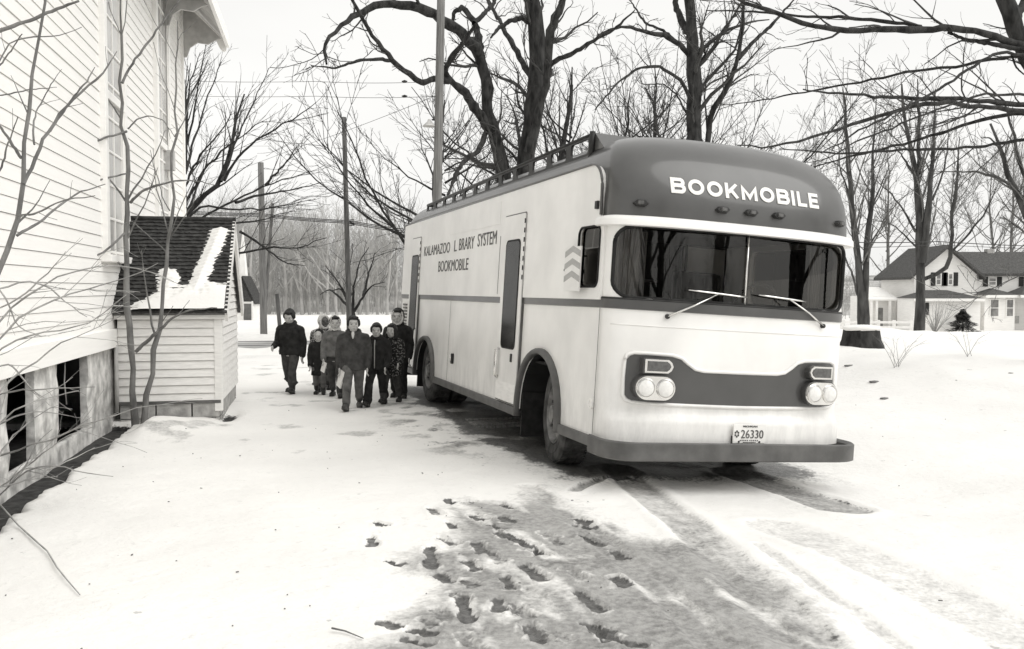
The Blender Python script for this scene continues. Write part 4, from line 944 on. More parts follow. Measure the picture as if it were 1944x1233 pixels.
for k, (ya, yb) in enumerate(((405, 432), (407.5, 436), (410, 440))):
    wire([P(330, ya - 6, 33.5 + .3 * k), P(497, ya + 1, 33.15 + .1 * k), P(658, ya + 14, 31.1 + .05 * k), P(900, yb + 20, 27)], .014, ('topmost', 'middle', 'lowest')[k] + ' of three thick cables sloping down towards the bus rear', .03)
for k, y in enumerate((154, 182)):
    w_ = wire([P(832, y + 1, 22), P(600, y + 1, 24.5), P(300, y - 2, 29)], .006, ('upper', 'lower')[k] + ' thin wire running left from the tall pale pole', .04)
    c = P(768, y + 1, 22.7); ins_ = tube('insulator', [(c.x - .07, c.y, c.z), (c.x, c.y, c.z), (c.x + .07, c.y, c.z)], [.012, .038, .012], 'dark_metal', w_, 8)
wire([P(832, 180, 22), P(560, 282, 30), P(380, 345, 36)], .006, 'thin wire slanting down left from the tall pale pole', .05)
wire([P(1560, 459, 40), P(1780, 459, 46), P(2060, 470, 52)], .022, 'thick wire crossing in front of the farmhouse trees', .05)
wire([P(1560, 470, 40), P(1780, 465, 46), P(2060, 474, 52)], .013, 'thin wire just below the thick one near the farmhouse', .05)

# ================================================================== TREES
def resample(pts, rad, K):
    pts = np.array([tuple(p) for p in pts], float); d = np.r_[0, np.cumsum(np.linalg.norm(np.diff(pts, axis=0), axis=1))]; t = np.linspace(0, d[-1], K)
    # smooth through the traced points
    q = np.stack([np.interp(t, d, pts[:, i]) for i in range(3)], -1)
    q[1:-1] = .2 * q[:-2] + .6 * q[1:-1] + .2 * q[2:]
    rr = np.interp(np.linspace(0, 1, K), np.linspace(0, 1, len(rad)), rad)
    return q, rr
def tubes_np(Pn, Rn, sides):
    """(N,K,3),(N,K) -> verts, quads"""
    N, K, _ = Pn.shape; T = np.empty_like(Pn); T[:, 1:-1] = Pn[:, 2:] - Pn[:, :-2]; T[:, 0] = Pn[:, 1] - Pn[:, 0]; T[:, -1] = Pn[:, -1] - Pn[:, -2]
    T /= np.linalg.norm(T, axis=-1, keepdims=True) + 1e-9
    ref = np.where(np.abs(T[:, :1, 2:3]) > .9, np.array([1., 0, 0]), np.array([0, 0, 1.])); A = np.cross(T, np.broadcast_to(ref, T.shape)); A /= np.linalg.norm(A, axis=-1, keepdims=True) + 1e-9; B = np.cross(T, A)
    an = np.arange(sides) * 2 * np.pi / sides
    V = Pn[:, :, None] + Rn[:, :, None, None] * (A[:, :, None] * np.cos(an)[:, None] + B[:, :, None] * np.sin(an)[:, None])
    I = np.arange(N * K * sides).reshape(N, K, sides); a = I[:, :-1]; b = I[:, 1:]
    Q = np.stack([a, np.roll(a, -1, 2), np.roll(b, -1, 2), b], -1).reshape(-1, 4)
    return V.reshape(-1, 3), Q
def sprout(Pn, Rn, per_m, ratio, ang, K, wander, trop, rr, rmin, rng, t0=.25, lmax=9., lmin=.15, cap=None, taper=.25):
    """children of every polyline"""
    N, K0, _ = Pn.shape; seg = np.linalg.norm(np.diff(Pn, axis=1), axis=-1); Ln = seg.sum(1)
    cnt = np.maximum(0, np.floor(Ln * per_m * (1 - t0) + rng.random(N))).astype(int)
    if cap: cnt = np.minimum(cnt, cap)
    par = np.repeat(np.arange(N), cnt); M = len(par)
    if M == 0: return None
    t = t0 + (1 - t0) * rng.random(M) ** .8; x = t * (K0 - 1); i = np.minimum(x.astype(int), K0 - 2); f = (x - i)[:, None]
    p0 = Pn[par, i] * (1 - f) + Pn[par, i + 1] * f; tg = Pn[par, i + 1] - Pn[par, i]; tg /= np.linalg.norm(tg, axis=1, keepdims=True) + 1e-9
    r0 = Rn[par, i] * (1 - f[:, 0]) + Rn[par, i + 1] * f[:, 0]
    q = rng.normal(size=(M, 3)); q -= (q * tg).sum(1, keepdims=True) * tg; q /= np.linalg.norm(q, axis=1, keepdims=True) + 1e-9
    a = np.radians(ang * (.7 + .6 * rng.random(M)))[:, None]; d = tg * np.cos(a) + q * np.sin(a); d[:, 2] += trop; d /= np.linalg.norm(d, axis=1, keepdims=True)
    L = np.clip(Ln[par] * ratio * (1 - .55 * t) * (.5 + .9 * rng.random(M)), lmin, lmax)
    out = np.empty((M, K, 3)); out[:, 0] = p0
    for k in range(1, K):
        d = d + rng.normal(size=(M, 3)) * wander; d[:, 2] += trop * .25; d /= np.linalg.norm(d, axis=1, keepdims=True); out[:, k] = out[:, k - 1] + d * (L / (K - 1))[:, None]
    rs = np.maximum(rmin, np.minimum(r0 * rr, L * .02 + rmin)); w = np.linspace(1, taper, K); R_ = np.maximum(rmin * .75, rs[:, None] * w[None])
    return out, R_
def make_tree(name, label, base, limbs, spec, seed, m_t='bark', m_c='twig', cat='tree', group=None, K0=14, sides=9, parent_names=('trunk', 'crown'), slim=1.):
    """limbs: list of (points, radii) in world space; spec: list of dicts for sprout"""
    rng = np.random.default_rng(seed); e = empty(name, tuple(base), 0, label, cat, group); b = np.array(tuple(base))
    PL = [resample(p, r, K0) for p, r in limbs]; Pn = np.stack([p for p, _ in PL]) - b; Rn = np.stack([r for _, r in PL]) * slim
    # bark unevenness
    seg_ = np.linalg.norm(np.diff(Pn, axis=1), axis=-1).mean(1)[:, None, None]; Pn[:, 1:-1] += rng.normal(size=Pn[:, 1:-1].shape) * (Rn[:, 1:-1, None] * .10 + np.minimum(seg_ * .045, .05) * (Rn[:, 1:-1, None] < .16)); Rn = Rn * (1 + .07 * rng.normal(size=Rn.shape))
    v, q = tubes_np(Pn, Rn, sides); link(parent_names[0], np_mesh(parent_names[0], v, q), m_t, e)
    VS, QS, off = [], [], 0; cur = (Pn, Rn)
    lev = [cur]
    for k, sp in enumerate(spec):
        sp = dict(sp); sd_ = sp.pop('sides', 3); src = sp.pop('src', -1)
        c = sprout(*lev[src], rng=rng, **sp)
        if c is None: break
        v, q = tubes_np(c[0], c[1], sd_); VS.append(v); QS.append(q + off); off += len(v); lev.append(c)
    if VS: link(parent_names[1], np_mesh(parent_names[1], np.concatenate(VS), np.concatenate(QS)), m_c, e)['kind'] = 'stuff'
    return e
def PXL(pl, d, d1=None, seed=0):                           # traced limb at depth d (running to depth d1)
    n = len(pl); d1 = d if d1 is None else d1
    return [P(x, y, d + (d1 - d) * i / max(1, n - 1)) for i, (x, y) in enumerate(pl)]
def foot(px, d): x = P(px, 600, d).x; return Vector((x, d, H(x, d) - .15))
def auto_limbs(base, h, r, n, rng, spread=.45, lean=(0, 0), first=.3, forks=1):
    base = Vector(base); top = base + Vector((lean[0], lean[1], h)); L = [([base, base.lerp(top, .3) + Vector((rng.normal() * .02 * h, rng.normal() * .02 * h, 0)), base.lerp(top, .65) + Vector((rng.normal() * .03 * h, rng.normal() * .03 * h, 0)), top], [r * 1.25, r, r * .6, r * .12])]
    for k in range(n):
        t = first + (.95 - first) * (k + rng.random()) / n * .9; a = rng.random() * 6.283; s = h * (.95 - t) * spread * (.8 + .5 * rng.random()) + .04 * h
        p = base.lerp(top, t); up_ = h * (1 - t) * (.55 + .35 * rng.random()) + .05 * h; c, q = math.cos(a), math.sin(a)
        L.append(([p, p + Vector((c * s * .45, q * s * .45, up_ * .30)), p + Vector((c * s * .8, q * s * .8, up_ * .65)), p + Vector((c * s, q * s, up_))], [r * .5 * (1.15 - t), r * .34 * (1.1 - t), r * .2 * (1.1 - t), r * .06]))
    return L
SP_BIG = [dict(per_m=2.2, ratio=.34, ang=48, K=8, wander=.20, trop=.08, rr=.38, rmin=.011, t0=.28, lmax=3.6, sides=4),
          dict(per_m=4.2, ratio=.42, ang=44, K=6, wander=.18, trop=.03, rr=.5, rmin=.0075, t0=.12, lmax=1.7, sides=3),
          dict(per_m=4.5, ratio=.5, ang=40, K=4, wander=.16, trop=-.02, rr=.55, rmin=.005, t0=.1, lmax=.9, cap=8, sides=3)]
# ---- the big double-trunked tree behind the bus
d = 24.; B0 = foot(985, d)
L_ = [([B0] + PXL([(972, 420), (952, 310), (932, 225), (921, 140), (908, 98)], d), [.42, .33, .31, .26, .21, .19]),
      (PXL([(910, 105), (885, 72), (858, 50), (820, 22), (765, 8), (705, 10), (672, 30), (640, 55), (612, 88), (620, 122)], d, d - 3), [.19, .18, .17, .16, .14, .12, .09, .07, .05, .035]),
      (PXL([(928, 245), (905, 208), (878, 172), (850, 153), (843, 135), (856, 112), (880, 80), (905, 45)], d, d - 1.5), [.19, .17, .15, .13, .11, .09, .07, .05]),
      (PXL([(852, 154), (822, 150), (800, 160), (745, 117), (700, 60), (668, 0), (640, -50)], d - .8, d - 4), [.11, .10, .095, .08, .065, .05, .03]),
      (PXL([(742, 115), (715, 112), (680, 115), (640, 130), (590, 125)], d - 1.5, d - 2.5), [.065, .055, .045, .03, .015]),
      (PXL([(912, 108), (908, 70), (900, 40), (877, 14), (862, 22), (858, 46)], d, d + 1.5), [.15, .14, .12, .10, .085, .05]),
      (PXL([(900, 45), (935, 10), (960, -40)], d, d + 2), [.09, .07, .04]),
      (PXL([(925, 245), (908, 288), (882, 303), (866, 330), (850, 372)], d, d - 2), [.10, .09, .08, .07, .04]),
      ([B0 + Vector((.15, .1, 0))] + PXL([(995, 420), (1000, 320), (1006, 250), (1016, 185), (1023, 110), (1019, 50), (1010, 0), (1000, -70)], d), [.46, .40, .38, .36, .34, .33, .30, .28, .22]),
      (PXL([(1003, 290), (1022, 215), (1036, 160), (1042, 118), (1040, 95), (1048, 55), (1062, 18), (1080, -30)], d - .35, d - 1), [.17, .16, .14, .13, .14, .16, .14, .1]),
      (PXL([(1040, 130), (1058, 112), (1085, 104), (1110, 88), (1135, 72), (1165, 58), (1205, 20)], d - .4, d - 2), [.09, .08, .075, .06, .05, .04, .02]),
      (PXL([(1012, 46), (990, 34), (965, 42), (945, 55), (932, 72)], d, d - 1), [.11, .10, .08, .06, .03]),
      (PXL([(1010, 150), (960, 60), (930, 10), (900, -60)], d, d + 4), [.12, .09, .06, .03])]
make_tree('maple_tree', 'big dark bare tree with two heavy trunks rising behind the bus', B0, L_, SP_BIG, 3, slim=.74, K0=26)
# ---- tree over the dome
d = 27.; B0 = foot(1318, d)
L_ = [([B0] + PXL([(1319, 420), (1318, 270), (1318, 170), (1313, 70), (1310, 0), (1312, -70)], d), [.40, .36, .34, .31, .30, .25, .2]),
      (PXL([(1312, 72), (1296, 45), (1284, 15), (1276, -40)], d, d + .8), [.16, .14, .12, .08]),
      (PXL([(1309, 105), (1290, 85), (1262, 68), (1225, 62), (1185, 50), (1140, 62), (1110, 95)], d, d - 2), [.13, .11, .09, .07, .05, .035, .02]),
      (PXL([(1300, 95), (1262, 60), (1225, 45), (1195, 0)], d, d + 2), [.08, .06, .05, .03]),
      (PXL([(1312, 190), (1290, 150), (1250, 125), (1210, 130), (1165, 165), (1130, 208)], d, d - 2.5), [.08, .07, .06, .05, .035, .02]),
      (PXL([(1316, 240), (1285, 180), (1260, 160), (1220, 160)], d, d + 2), [.05, .04, .03, .02]),
      ([B0 + Vector((.3, .2, 0))] + PXL([(1338, 420), (1342, 250), (1360, 200), (1388, 150), (1402, 108), (1410, 50), (1412, -10)], d), [.24, .2, .17, .15, .13, .11, .08, .05]),
      (PXL([(1402, 112), (1425, 85), (1462, 50), (1512, -5)], d, d + 1), [.10, .08, .06, .03]),
      (PXL([(1340, 110), (1330, 60), (1345, 10)], d, d - 1.5), [.05, .04, .02])]
make_tree('bare_tree', 'bare tree with a straight trunk and slanting side stem above the bus roof', B0, L_, SP_BIG, 4, slim=.70, K0=26)
# ---- near tree at the right edge, limbs reaching left over the bus
d = 13.5; B0 = foot(2075, d)
tr = PXL([(2040, 420), (1995, 215), (1948, 100), (1925, 45), (1900, -20), (1870, -90)], d)
L_ = [([B0] + tr, [.27, .24, .22, .20, .19, .17, .14]),
      (PXL([(1960, 92), (1925, 80), (1870, 62), (1800, 52), (1730, 56), (1600, 58), (1540, 50), (1480, 32), (1440, 15), (1395, -5)], d, d - 1.5), [.075, .075, .07, .07, .07, .06, .055, .045, .04, .03]),
      (PXL([(1750, 50), (1690, 42), (1640, 37), (1560, 33), (1500, 29), (1430, 22), (1340, 20)], d - .4, d + .8), [.03, .04, .035, .03, .026, .02, .012]),
      (PXL([(1940, 95), (1860, 80), (1830, 75), (1800, 62)], d - .2, d - .4), [.05, .045, .04, .03]),
      (PXL([(1995, 210), (1944, 202), (1880, 192), (1810, 188), (1750, 188), (1690, 184), (1640, 182), (1620, 178), (1540, 176), (1525, 170)], d, d - 2), [.06, .055, .05, .05, .048, .04, .03, .028, .02, .012]),
      (PXL([(2000, 222), (1944, 212), (1880, 203), (1830, 203), (1790, 192), (1720, 205), (1650, 228), (1560, 254), (1500, 275), (1450, 283), (1400, 276)], d, d - 2.6), [.06, .05, .05, .045, .045, .04, .035, .03, .025, .018, .01]),
      (PXL([(2010, 250), (1944, 212), (1850, 232), (1790, 250), (1700, 278), (1620, 296), (1560, 312), (1520, 332)], d + .3, d + 1.5), [.05, .045, .04, .035, .03, .028, .02, .012]),
      (PXL([(2020, 280), (1944, 264), (1870, 278), (1790, 285), (1720, 283), (1640, 290), (1560, 290), (1480, 283)], d + .5, d - 1), [.05, .035, .032, .03, .028, .022, .018, .01]),
      (PXL([(1948, 100), (1910, 112), (1850, 120), (1780, 130), (1700, 142), (1620, 158), (1540, 172), (1440, 192), (1370, 200)], d + .3, d + 2.5), [.035, .034, .032, .03, .026, .022, .02, .015, .01]),
      (PXL([(1950, 105), (1900, 98), (1840, 130), (1780, 172), (1720, 205), (1650, 238), (1560, 290)], d - .2, d - 2.5), [.035, .03, .028, .026, .022, .018, .01]),
      (PXL([(1990, 190), (1930, 180), (1860, 182), (1780, 208), (1700, 240), (1630, 268), (1560, 305)], d - .5, d - 3), [.03, .026, .022, .02, .018, .015, .008]),
      (PXL([(1960, 110), (1920, 105), (1930, 130), (1944, 142)], d, d), [.03, .025, .02, .015]),
      (tr[2:3] + [tr[2] + Vector((1.2, -.6, 1.0)), tr[2] + Vector((2.6, -1.0, 2.4))], [.1, .08, .03]), (tr[3:4] + [tr[3] + Vector((1.0, 1.0, 1.2)), tr[3] + Vector((1.6, 2.4, 2.6))], [.1, .08, .03])]
make_tree('overhanging_tree', 'large tree at the right edge with long limbs reaching left over the bus', B0, L_,
          [dict(per_m=2.2, ratio=.24, ang=36, K=7, wander=.15, trop=.02, rr=.42, rmin=.0055, t0=.10, lmax=1.6, sides=4), dict(per_m=4.5, ratio=.42, ang=40, K=5, wander=.16, trop=.02, rr=.5, rmin=.0035, t0=.1, lmax=.7, cap=6, sides=3), dict(per_m=4, ratio=.5, ang=40, K=3, wander=.15, trop=.0, rr=.6, rmin=.0025, t0=.1, lmax=.35, cap=3, sides=3)], 5, 'bark', 'twig', slim=.68, K0=28)
# ---- tree behind the church corner, branches fanning right
d = 27.; B0 = foot(325, d)
fan = [[(330, 480), (353, 401), (377, 381), (406, 360), (426, 337), (434, 290), (447, 238), (464, 179)], [(350, 410), (359, 395), (382, 337), (399, 284), (401, 255)], [(340, 400), (356, 343), (368, 313), (388, 284), (426, 243), (441, 211)],
       [(345, 350), (353, 284), (368, 220), (377, 153), (391, 86)], [(352, 330), (365, 278), (380, 226), (400, 168), (420, 118)], [(426, 343), (453, 296), (493, 261), (552, 229), (600, 195)], [(360, 430), (400, 404), (447, 381), (493, 357), (534, 343), (593, 325)],
       [(447, 385), (493, 369), (552, 362), (610, 347)], [(505, 351), (534, 319), (563, 281)], [(345, 290), (350, 200), (362, 120)], [(420, 345), (445, 270), (480, 200), (510, 130)], [(355, 380), (390, 320), (440, 270), (500, 230)], [(350, 420), (380, 390), (450, 400), (520, 395), (590, 380)],
       [(340, 470), (410, 430), (470, 421), (505, 416), (560, 400)], [(400, 480), (458, 482), (520, 470), (560, 475), (620, 452)], [(455, 440), (490, 460), (540, 500), (580, 505)], [(353, 250), (358, 170), (380, 100)]]
L_ = [([B0] + PXL([(328, 560), (332, 470), (340, 380), (346, 280), (350, 190)], d), [.42, .36, .3, .22, .15, .08])]
for k, f in enumerate(fan): rs_ = .11 if k in (0,) else .042; L_.append((PXL(f, d + .3 * math.sin(k), d + 3.5 * math.sin(k * 2.1)), [rs_, rs_ * .75, rs_ * .5, rs_ * .2]))
make_tree('fan_tree', 'bare tree with branches fanning right from behind the church corner', B0, L_,
          [dict(per_m=3.2, ratio=.42, ang=24, K=6, wander=.08, trop=.10, rr=.5, rmin=.008, t0=.15, lmax=2.4, sides=3), dict(per_m=2.6, ratio=.45, ang=28, K=4, wander=.10, trop=.06, rr=.5, rmin=.005, t0=.1, lmax=1.0, cap=6, sides=3)], 6)
# ---- trees in front of the farmhouse
d = 60.; B0 = foot(1745, d)
L_ = [([B0] + PXL([(1749, 560), (1747, 480), (1745, 400), (1741, 345), (1730, 285), (1718, 215), (1712, 160)], d), [.62, .48, .46, .42, .34, .26, .18, .08]), (PXL([(1752, 500), (1760, 430), (1768, 350), (1774, 250), (1776, 170)], d - .3, d - 1), [.38, .32, .24, .14, .05]),
      (PXL([(1745, 330), (1744, 280), (1745, 220), (1742, 150)], d, d + 1), [.22, .2, .14, .05]), (PXL([(1755, 530), (1785, 522), (1803, 503), (1808, 460), (1808, 420), (1815, 350), (1822, 260)], d - .5, d - 3), [.24, .22, .2, .18, .15, .1, .04]),
      (PXL([(1806, 480), (1835, 450), (1870, 405), (1900, 340)], d - 2, d - 4), [.12, .1, .07, .03]), (PXL([(1738, 440), (1715, 400), (1690, 365), (1655, 335)], d, d - 3), [.14, .1, .07, .03]), (PXL([(1735, 330), (1715, 300), (1700, 280), (1685, 270)], d, d + 2), [.16, .1, .06, .03]),
      (PXL([(1740, 470), (1700, 430), (1670, 420), (1640, 415)], d, d + 2), [.1, .07, .05, .02]), (PXL([(1770, 380), (1790, 330), (1800, 280), (1800, 210)], d, d + 2), [.12, .1, .06, .03])]
SP_FAR = [dict(per_m=1.2, ratio=.40, ang=34, K=6, wander=.11, trop=.16, rr=.42, rmin=.020, t0=.22, lmax=5, sides=3), dict(per_m=1.7, ratio=.45, ang=36, K=5, wander=.13, trop=.12, rr=.5, rmin=.014, t0=.1, lmax=2.6, cap=9, sides=3), dict(per_m=1.8, ratio=.5, ang=36, K=3, wander=.13, trop=.06, rr=.5, rmin=.010, t0=.1, lmax=1.3, cap=4, sides=3)]
make_tree('front_yard_tree', 'dark bare tree with a hooked side limb standing before the farmhouse', B0, L_, SP_FAR, 7, 'bark_far', 'twig_mid', slim=.62)
d = 58.; B0 = foot(1640, d)
L_ = [([B0] + PXL([(1634, 540), (1622, 440), (1613, 350), (1606, 260), (1600, 170)], d), [.55, .38, .33, .26, .18, .06]), ([B0 + Vector((.1, .1, 0))] + PXL([(1644, 540), (1645, 470), (1651, 390), (1656, 320), (1662, 240), (1664, 180)], d), [.5, .34, .3, .24, .17, .1, .04]),
      (PXL([(1628, 560), (1618, 520), (1600, 480), (1590, 440)], d, d - 1), [.12, .1, .07, .03]), (PXL([(1650, 400), (1670, 360), (1690, 310)], d, d + 2), [.1, .07, .03]), (PXL([(1615, 380), (1595, 320), (1590, 250)], d, d + 2), [.1, .07, .03])]
make_tree('twin_stem_tree', 'bare tree with two tall stems just right of the bus', B0, L_, SP_FAR, 8, 'bark_far', 'twig_mid', slim=.62)
d = 52.; B0 = foot(2010, d)
L_ = [([B0] + PXL([(1990, 520), (1955, 420), (1932, 375), (1915, 330), (1900, 285), (1880, 235)], d), [.6, .5, .42, .36, .3, .2, .1]), (PXL([(1985, 480), (1950, 350), (1930, 290), (1920, 240), (1905, 190)], d + 1), [.34, .26, .2, .15, .06]), (PXL([(1920, 350), (1890, 335), (1850, 326), (1780, 326)], d, d - 2), [.15, .12, .08, .03]),
      (PXL([(1902, 290), (1880, 262), (1862, 262)], d, d - 1), [.1, .07, .03]), (PXL([(1990, 470), (1944, 440), (1905, 412)], d - 1, d - 2), [.12, .08, .03]), (PXL([(1985, 470), (1944, 520), (1870, 555), (1780, 560)], d - 3, d - 6), [.05, .04, .03, .02])]
make_tree('leaning_tree', 'leaning bare tree at the far right beyond the farmhouse porch', B0, L_, SP_FAR, 9, 'bark_far', 'twig_mid', slim=.62)
# ---- mid trees behind the bus and at the road
SP_MID = [dict(per_m=2.0, ratio=.40, ang=32, K=7, wander=.11, trop=.12, rr=.42, rmin=.012, t0=.15, lmax=3.2, sides=3), dict(per_m=2.6, ratio=.45, ang=34, K=5, wander=.13, trop=.06, rr=.5, rmin=.008, t0=.1, lmax=1.7, cap=10, sides=3), dict(per_m=2.4, ratio=.5, ang=34, K=3, wander=.13, trop=.03, rr=.5, rmin=.006, t0=.1, lmax=.8, cap=4, sides=3)]
def auto_tree(px, d, h, r, n, seed, label, name='bare_tree', spread=.6, spec=SP_MID, mt='bark', mc='twig', first=.15, group=None, lean=(0, 0), x=None):
    B0 = foot(px, d) if x is None else Vector((x, d, H(x, d) - .15)); return make_tree(name, label, B0, auto_limbs(B0, h, r, n, np.random.default_rng(seed), spread, lean, first), spec, seed, mt, mc, group=group)
auto_tree(845, 33, 8.6, .17, 16, 21, 'bushy bare tree whose fine branches spread behind the pale pole', spread=1.0, first=.10)
auto_tree(1085, 34, 10.0, .2, 16, 22, 'fine branched bare tree between the heavy trunks and the bus roof', spread=1.0, first=.1)
auto_tree(1240, 36, 10.5, .15, 11, 23, 'slender bare tree left of the straight trunk above the dome', spread=.7, first=.2)
auto_tree(1195, 42, 11.0, .15, 11, 24, 'thin upright tree faint behind the left of the dome', spread=.6, first=.2, mc='twig_mid')
d = 32.; B0 = foot(667, d)
L_ = [([B0] + PXL([(670, 620), (668, 595)], d), [.16, .13, .12])] + [(PXL(p, d, d + k * .8 - 2), [.06, .04, .025, .012]) for k, p in enumerate(([(668, 596), (655, 560), (640, 532), (618, 505)], [(668, 596), (690, 562), (706, 542), (730, 536)], [(660, 570), (648, 548), (630, 552)], [(669, 598), (672, 540), (685, 490), (700, 470)], [(690, 562), (700, 520), (712, 480)], [(668, 590), (640, 560), (622, 550), (608, 560)], [(668, 596), (660, 540), (668, 480)]))]
make_tree('apple_tree', 'low spreading bare tree behind the boy in the middle', B0, L_, SP_MID, 25)
# ---- farther trees behind the farmhouse and the woods' edge
k = 0
spots = [(1470, 90, 15), (1545, 84, 17), (1680, 92, 18), (1805, 96, 18), (1878, 100, 18), (1920, 92, 17), (1415, 100, 15), (1270, 85, 14), (1140, 85, 14)]
words = ['first', 'second', 'third', 'fourth', 'fifth', 'sixth', 'seventh', 'eighth', 'ninth', 'tenth', 'eleventh', 'twelfth', 'thirteenth']
order = sorted(range(len(spots)), key=lambda i: spots[i][0])
for rank, i in enumerate(order):
    px, d, h = spots[i]
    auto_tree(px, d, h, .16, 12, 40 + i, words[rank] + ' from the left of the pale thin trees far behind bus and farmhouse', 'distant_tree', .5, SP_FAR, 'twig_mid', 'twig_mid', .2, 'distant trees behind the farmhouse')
rg = np.random.default_rng(77)
edge = sorted([455, 470, 488, 512, 540, 556, 574, 590, 606, 622, 636, 650, 684, 700, 718, 735, 752])
for i, px in enumerate(edge):
    auto_tree(px + rg.normal() * 2, 98 + rg.random() * 10, 9.5 + rg.random() * 3.5, .15, 9, 90 + i, 'slim grey tree number %d from the left along the edge of the wood' % (i + 1) if False else ('slim grey tree at the wood edge, ' + ['leftmost, beside the chapel', 'second from the chapel', 'third from the chapel', 'fourth from the chapel', 'fifth from the chapel', 'sixth from the chapel', 'seventh from the chapel', 'eighth from the chapel', 'midway along it', 'eighth from the bus', 'seventh from the bus', 'sixth from the bus', 'fifth from the bus', 'fourth from the bus', 'third from the bus', 'second from the bus', 'nearest the bus'][i]),
              'woodland_tree', .45, SP_FAR[:2], 'twig_hazed', 'twig_hazed', .15, 'trees along the edge of the wood')
# ---- the far wood as one mass
def wood(name, label, n, xr, yr, hr, seed, m):
    rng = np.random.default_rng(seed); x = rng.uniform(*xr, n); y = rng.uniform(*yr, n); h = rng.uniform(*hr, n) * (1 + .10 * np.sin(x * .11)); z = height0(x, y) - .2
    K = 5; t = np.linspace(0, 1, K); Pn = np.stack([x[:, None] + rng.normal(size=(n, K)) * .2 * (t * h[:, None] / 6) + (rng.normal(size=n) * .07 * h)[:, None] * t, y[:, None] + rng.normal(size=(n, K)) * .1, z[:, None] + t * h[:, None]], -1); Rn = (h * .0095 * rng.choice([.3, .5, .8, 1.4], n, p=[.4, .35, .2, .05]))[:, None] * (1.1 - t)
    v, q = tubes_np(Pn, Rn, 4); VS, QS, off = [v], [q], len(v)
    a = sprout(Pn, Rn, 1.5, .42, 42, 4, .16, .16, .5, .018, rng, .12, 4.0, cap=15)
    v, q = tubes_np(*a, 3); VS.append(v); QS.append(q + off); off += len(v)
    b = sprout(*a, 1.2, .55, 40, 3, .16, .08, .5, .013, rng, .1, 2.2, cap=4)
    v, q = tubes_np(*b, 3); VS.append(v); QS.append(q + off)
    tag(link(name, np_mesh(name, np.concatenate(VS), np.concatenate(QS), False), m), label, 'wood', kind='stuff')
wood('far_wood', 'grey leafless wood behind the snowy field on the left', 900, (-62, -8), (106, 150), (6, 14), 5, 'twig_hazed')
wood('far_wood', 'grey leafless wood behind the bus and farmhouse', 420, (-8, 110), (114, 150), (4, 9), 6, 'twig_hazed')
wood('far_brush', 'low grey brush along the foot of the wood', 1300, (-62, 70), (100, 114), (1.0, 4.5), 8, 'twig_hazed')
# rising ground under the wood
hx_ = np.linspace(-260, 320, 60); hy_ = np.array([112, 125, 145, 170, 230]); hh = np.array([-.2, .9, 2.6, 4.2, 5.5])
hv = np.array([(x, y, (-1.6 if True else 0) + z * (1 + .25 * math.sin(x * .03 + y * .02))) for y, z in zip(hy_, hh) for x in hx_]); ii = np.arange(300).reshape(5, 60)
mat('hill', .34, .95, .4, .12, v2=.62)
tag(link('hill', np_mesh('hill', hv, np.stack([ii[:-1, :-1], ii[:-1, 1:], ii[1:, 1:], ii[1:, :-1]], -1).reshape(-1, 4)), 'hill'), 'low snowy rise under the wood', kind='structure')
# ---- trees behind the photographer, seen mirrored in the windshield
for i, (x, y, h) in enumerate(((6.5, -5, 9), (9.5, -10, 11), (4.5, -11, 12), (13, -9, 10), (8, -18, 12), (18, 3.6, 8), (24, 1.5, 10), (29, 4.5, 10))):
    auto_tree(0, y, h, .22, 12, 200 + i, 'bare yard tree out of view, mirrored in the windshield glass', 'yard_tree', .6, SP_MID[:2], 'bark', 'twig', .16, 'yard trees mirrored in the windshield', x=x)
wood('yard_thicket', 'leafless thicket behind the photographer, mirrored in the glass', 160, (-5, 60), (-75, -38), (4, 9), 9, 'twig')

# ------------------------------------------------------------------ saplings, canes and shrubs
SP_SAP = [dict(per_m=1.5, ratio=.26, ang=42, K=7, wander=.10, trop=.10, rr=.5, rmin=.0045, t0=.2, lmax=1.2, sides=4), dict(per_m=1.6, ratio=.4, ang=38, K=5, wander=.10, trop=.06, rr=.5, rmin=.003, t0=.15, lmax=.5, cap=3, sides=3)]
d = 11.45; B0 = foot(256, d)
L_ = [([B0] + PXL([(252, 740), (250, 680), (247, 620), (241, 540), (240, 440), (243, 390), (243, 330), (240, 262), (233, 225), (229, 185), (231, 150), (226, 132), (231, 95), (232, 40), (230, -10), (228, -60)], d), [.055, .046, .043, .04, .038, .036, .03, .028, .026, .024, .02, .018, .016, .014, .012, .01]),
      (PXL([(232, 158), (245, 128), (275, 90), (310, 40), (338, 5), (350, -30)], d, d + .5), [.018, .015, .013, .011, .009, .006]), (PXL([(248, 385), (265, 366), (295, 352), (335, 343), (375, 344), (408, 352)], d, d - .6), [.018, .016, .013, .010, .007, .004]),
      (PXL([(240, 250), (200, 262), (150, 280), (110, 300), (60, 335)], d, d - 1.2), [.014, .012, .009, .007, .004]), (PXL([(240, 330), (190, 342), (130, 365), (80, 395), (45, 408)], d, d - 1.2), [.012, .010, .009, .006, .004]), (PXL([(243, 245), (262, 225), (285, 220), (310, 228), (330, 258)], d, d + .3), [.010, .009, .007, .006, .004]),
      (PXL([(240, 440), (200, 478), (150, 498), (90, 515), (30, 550)], d, d - 1.6), [.014, .012, .010, .008, .004])]
make_tree('sapling', 'tall crooked sapling in front of the shed, left of the pair', B0, L_, SP_SAP, 31, 'bark_light', 'bark_light', 'sapling', K0=22, sides=7)
B0 = foot(266, d - .08)
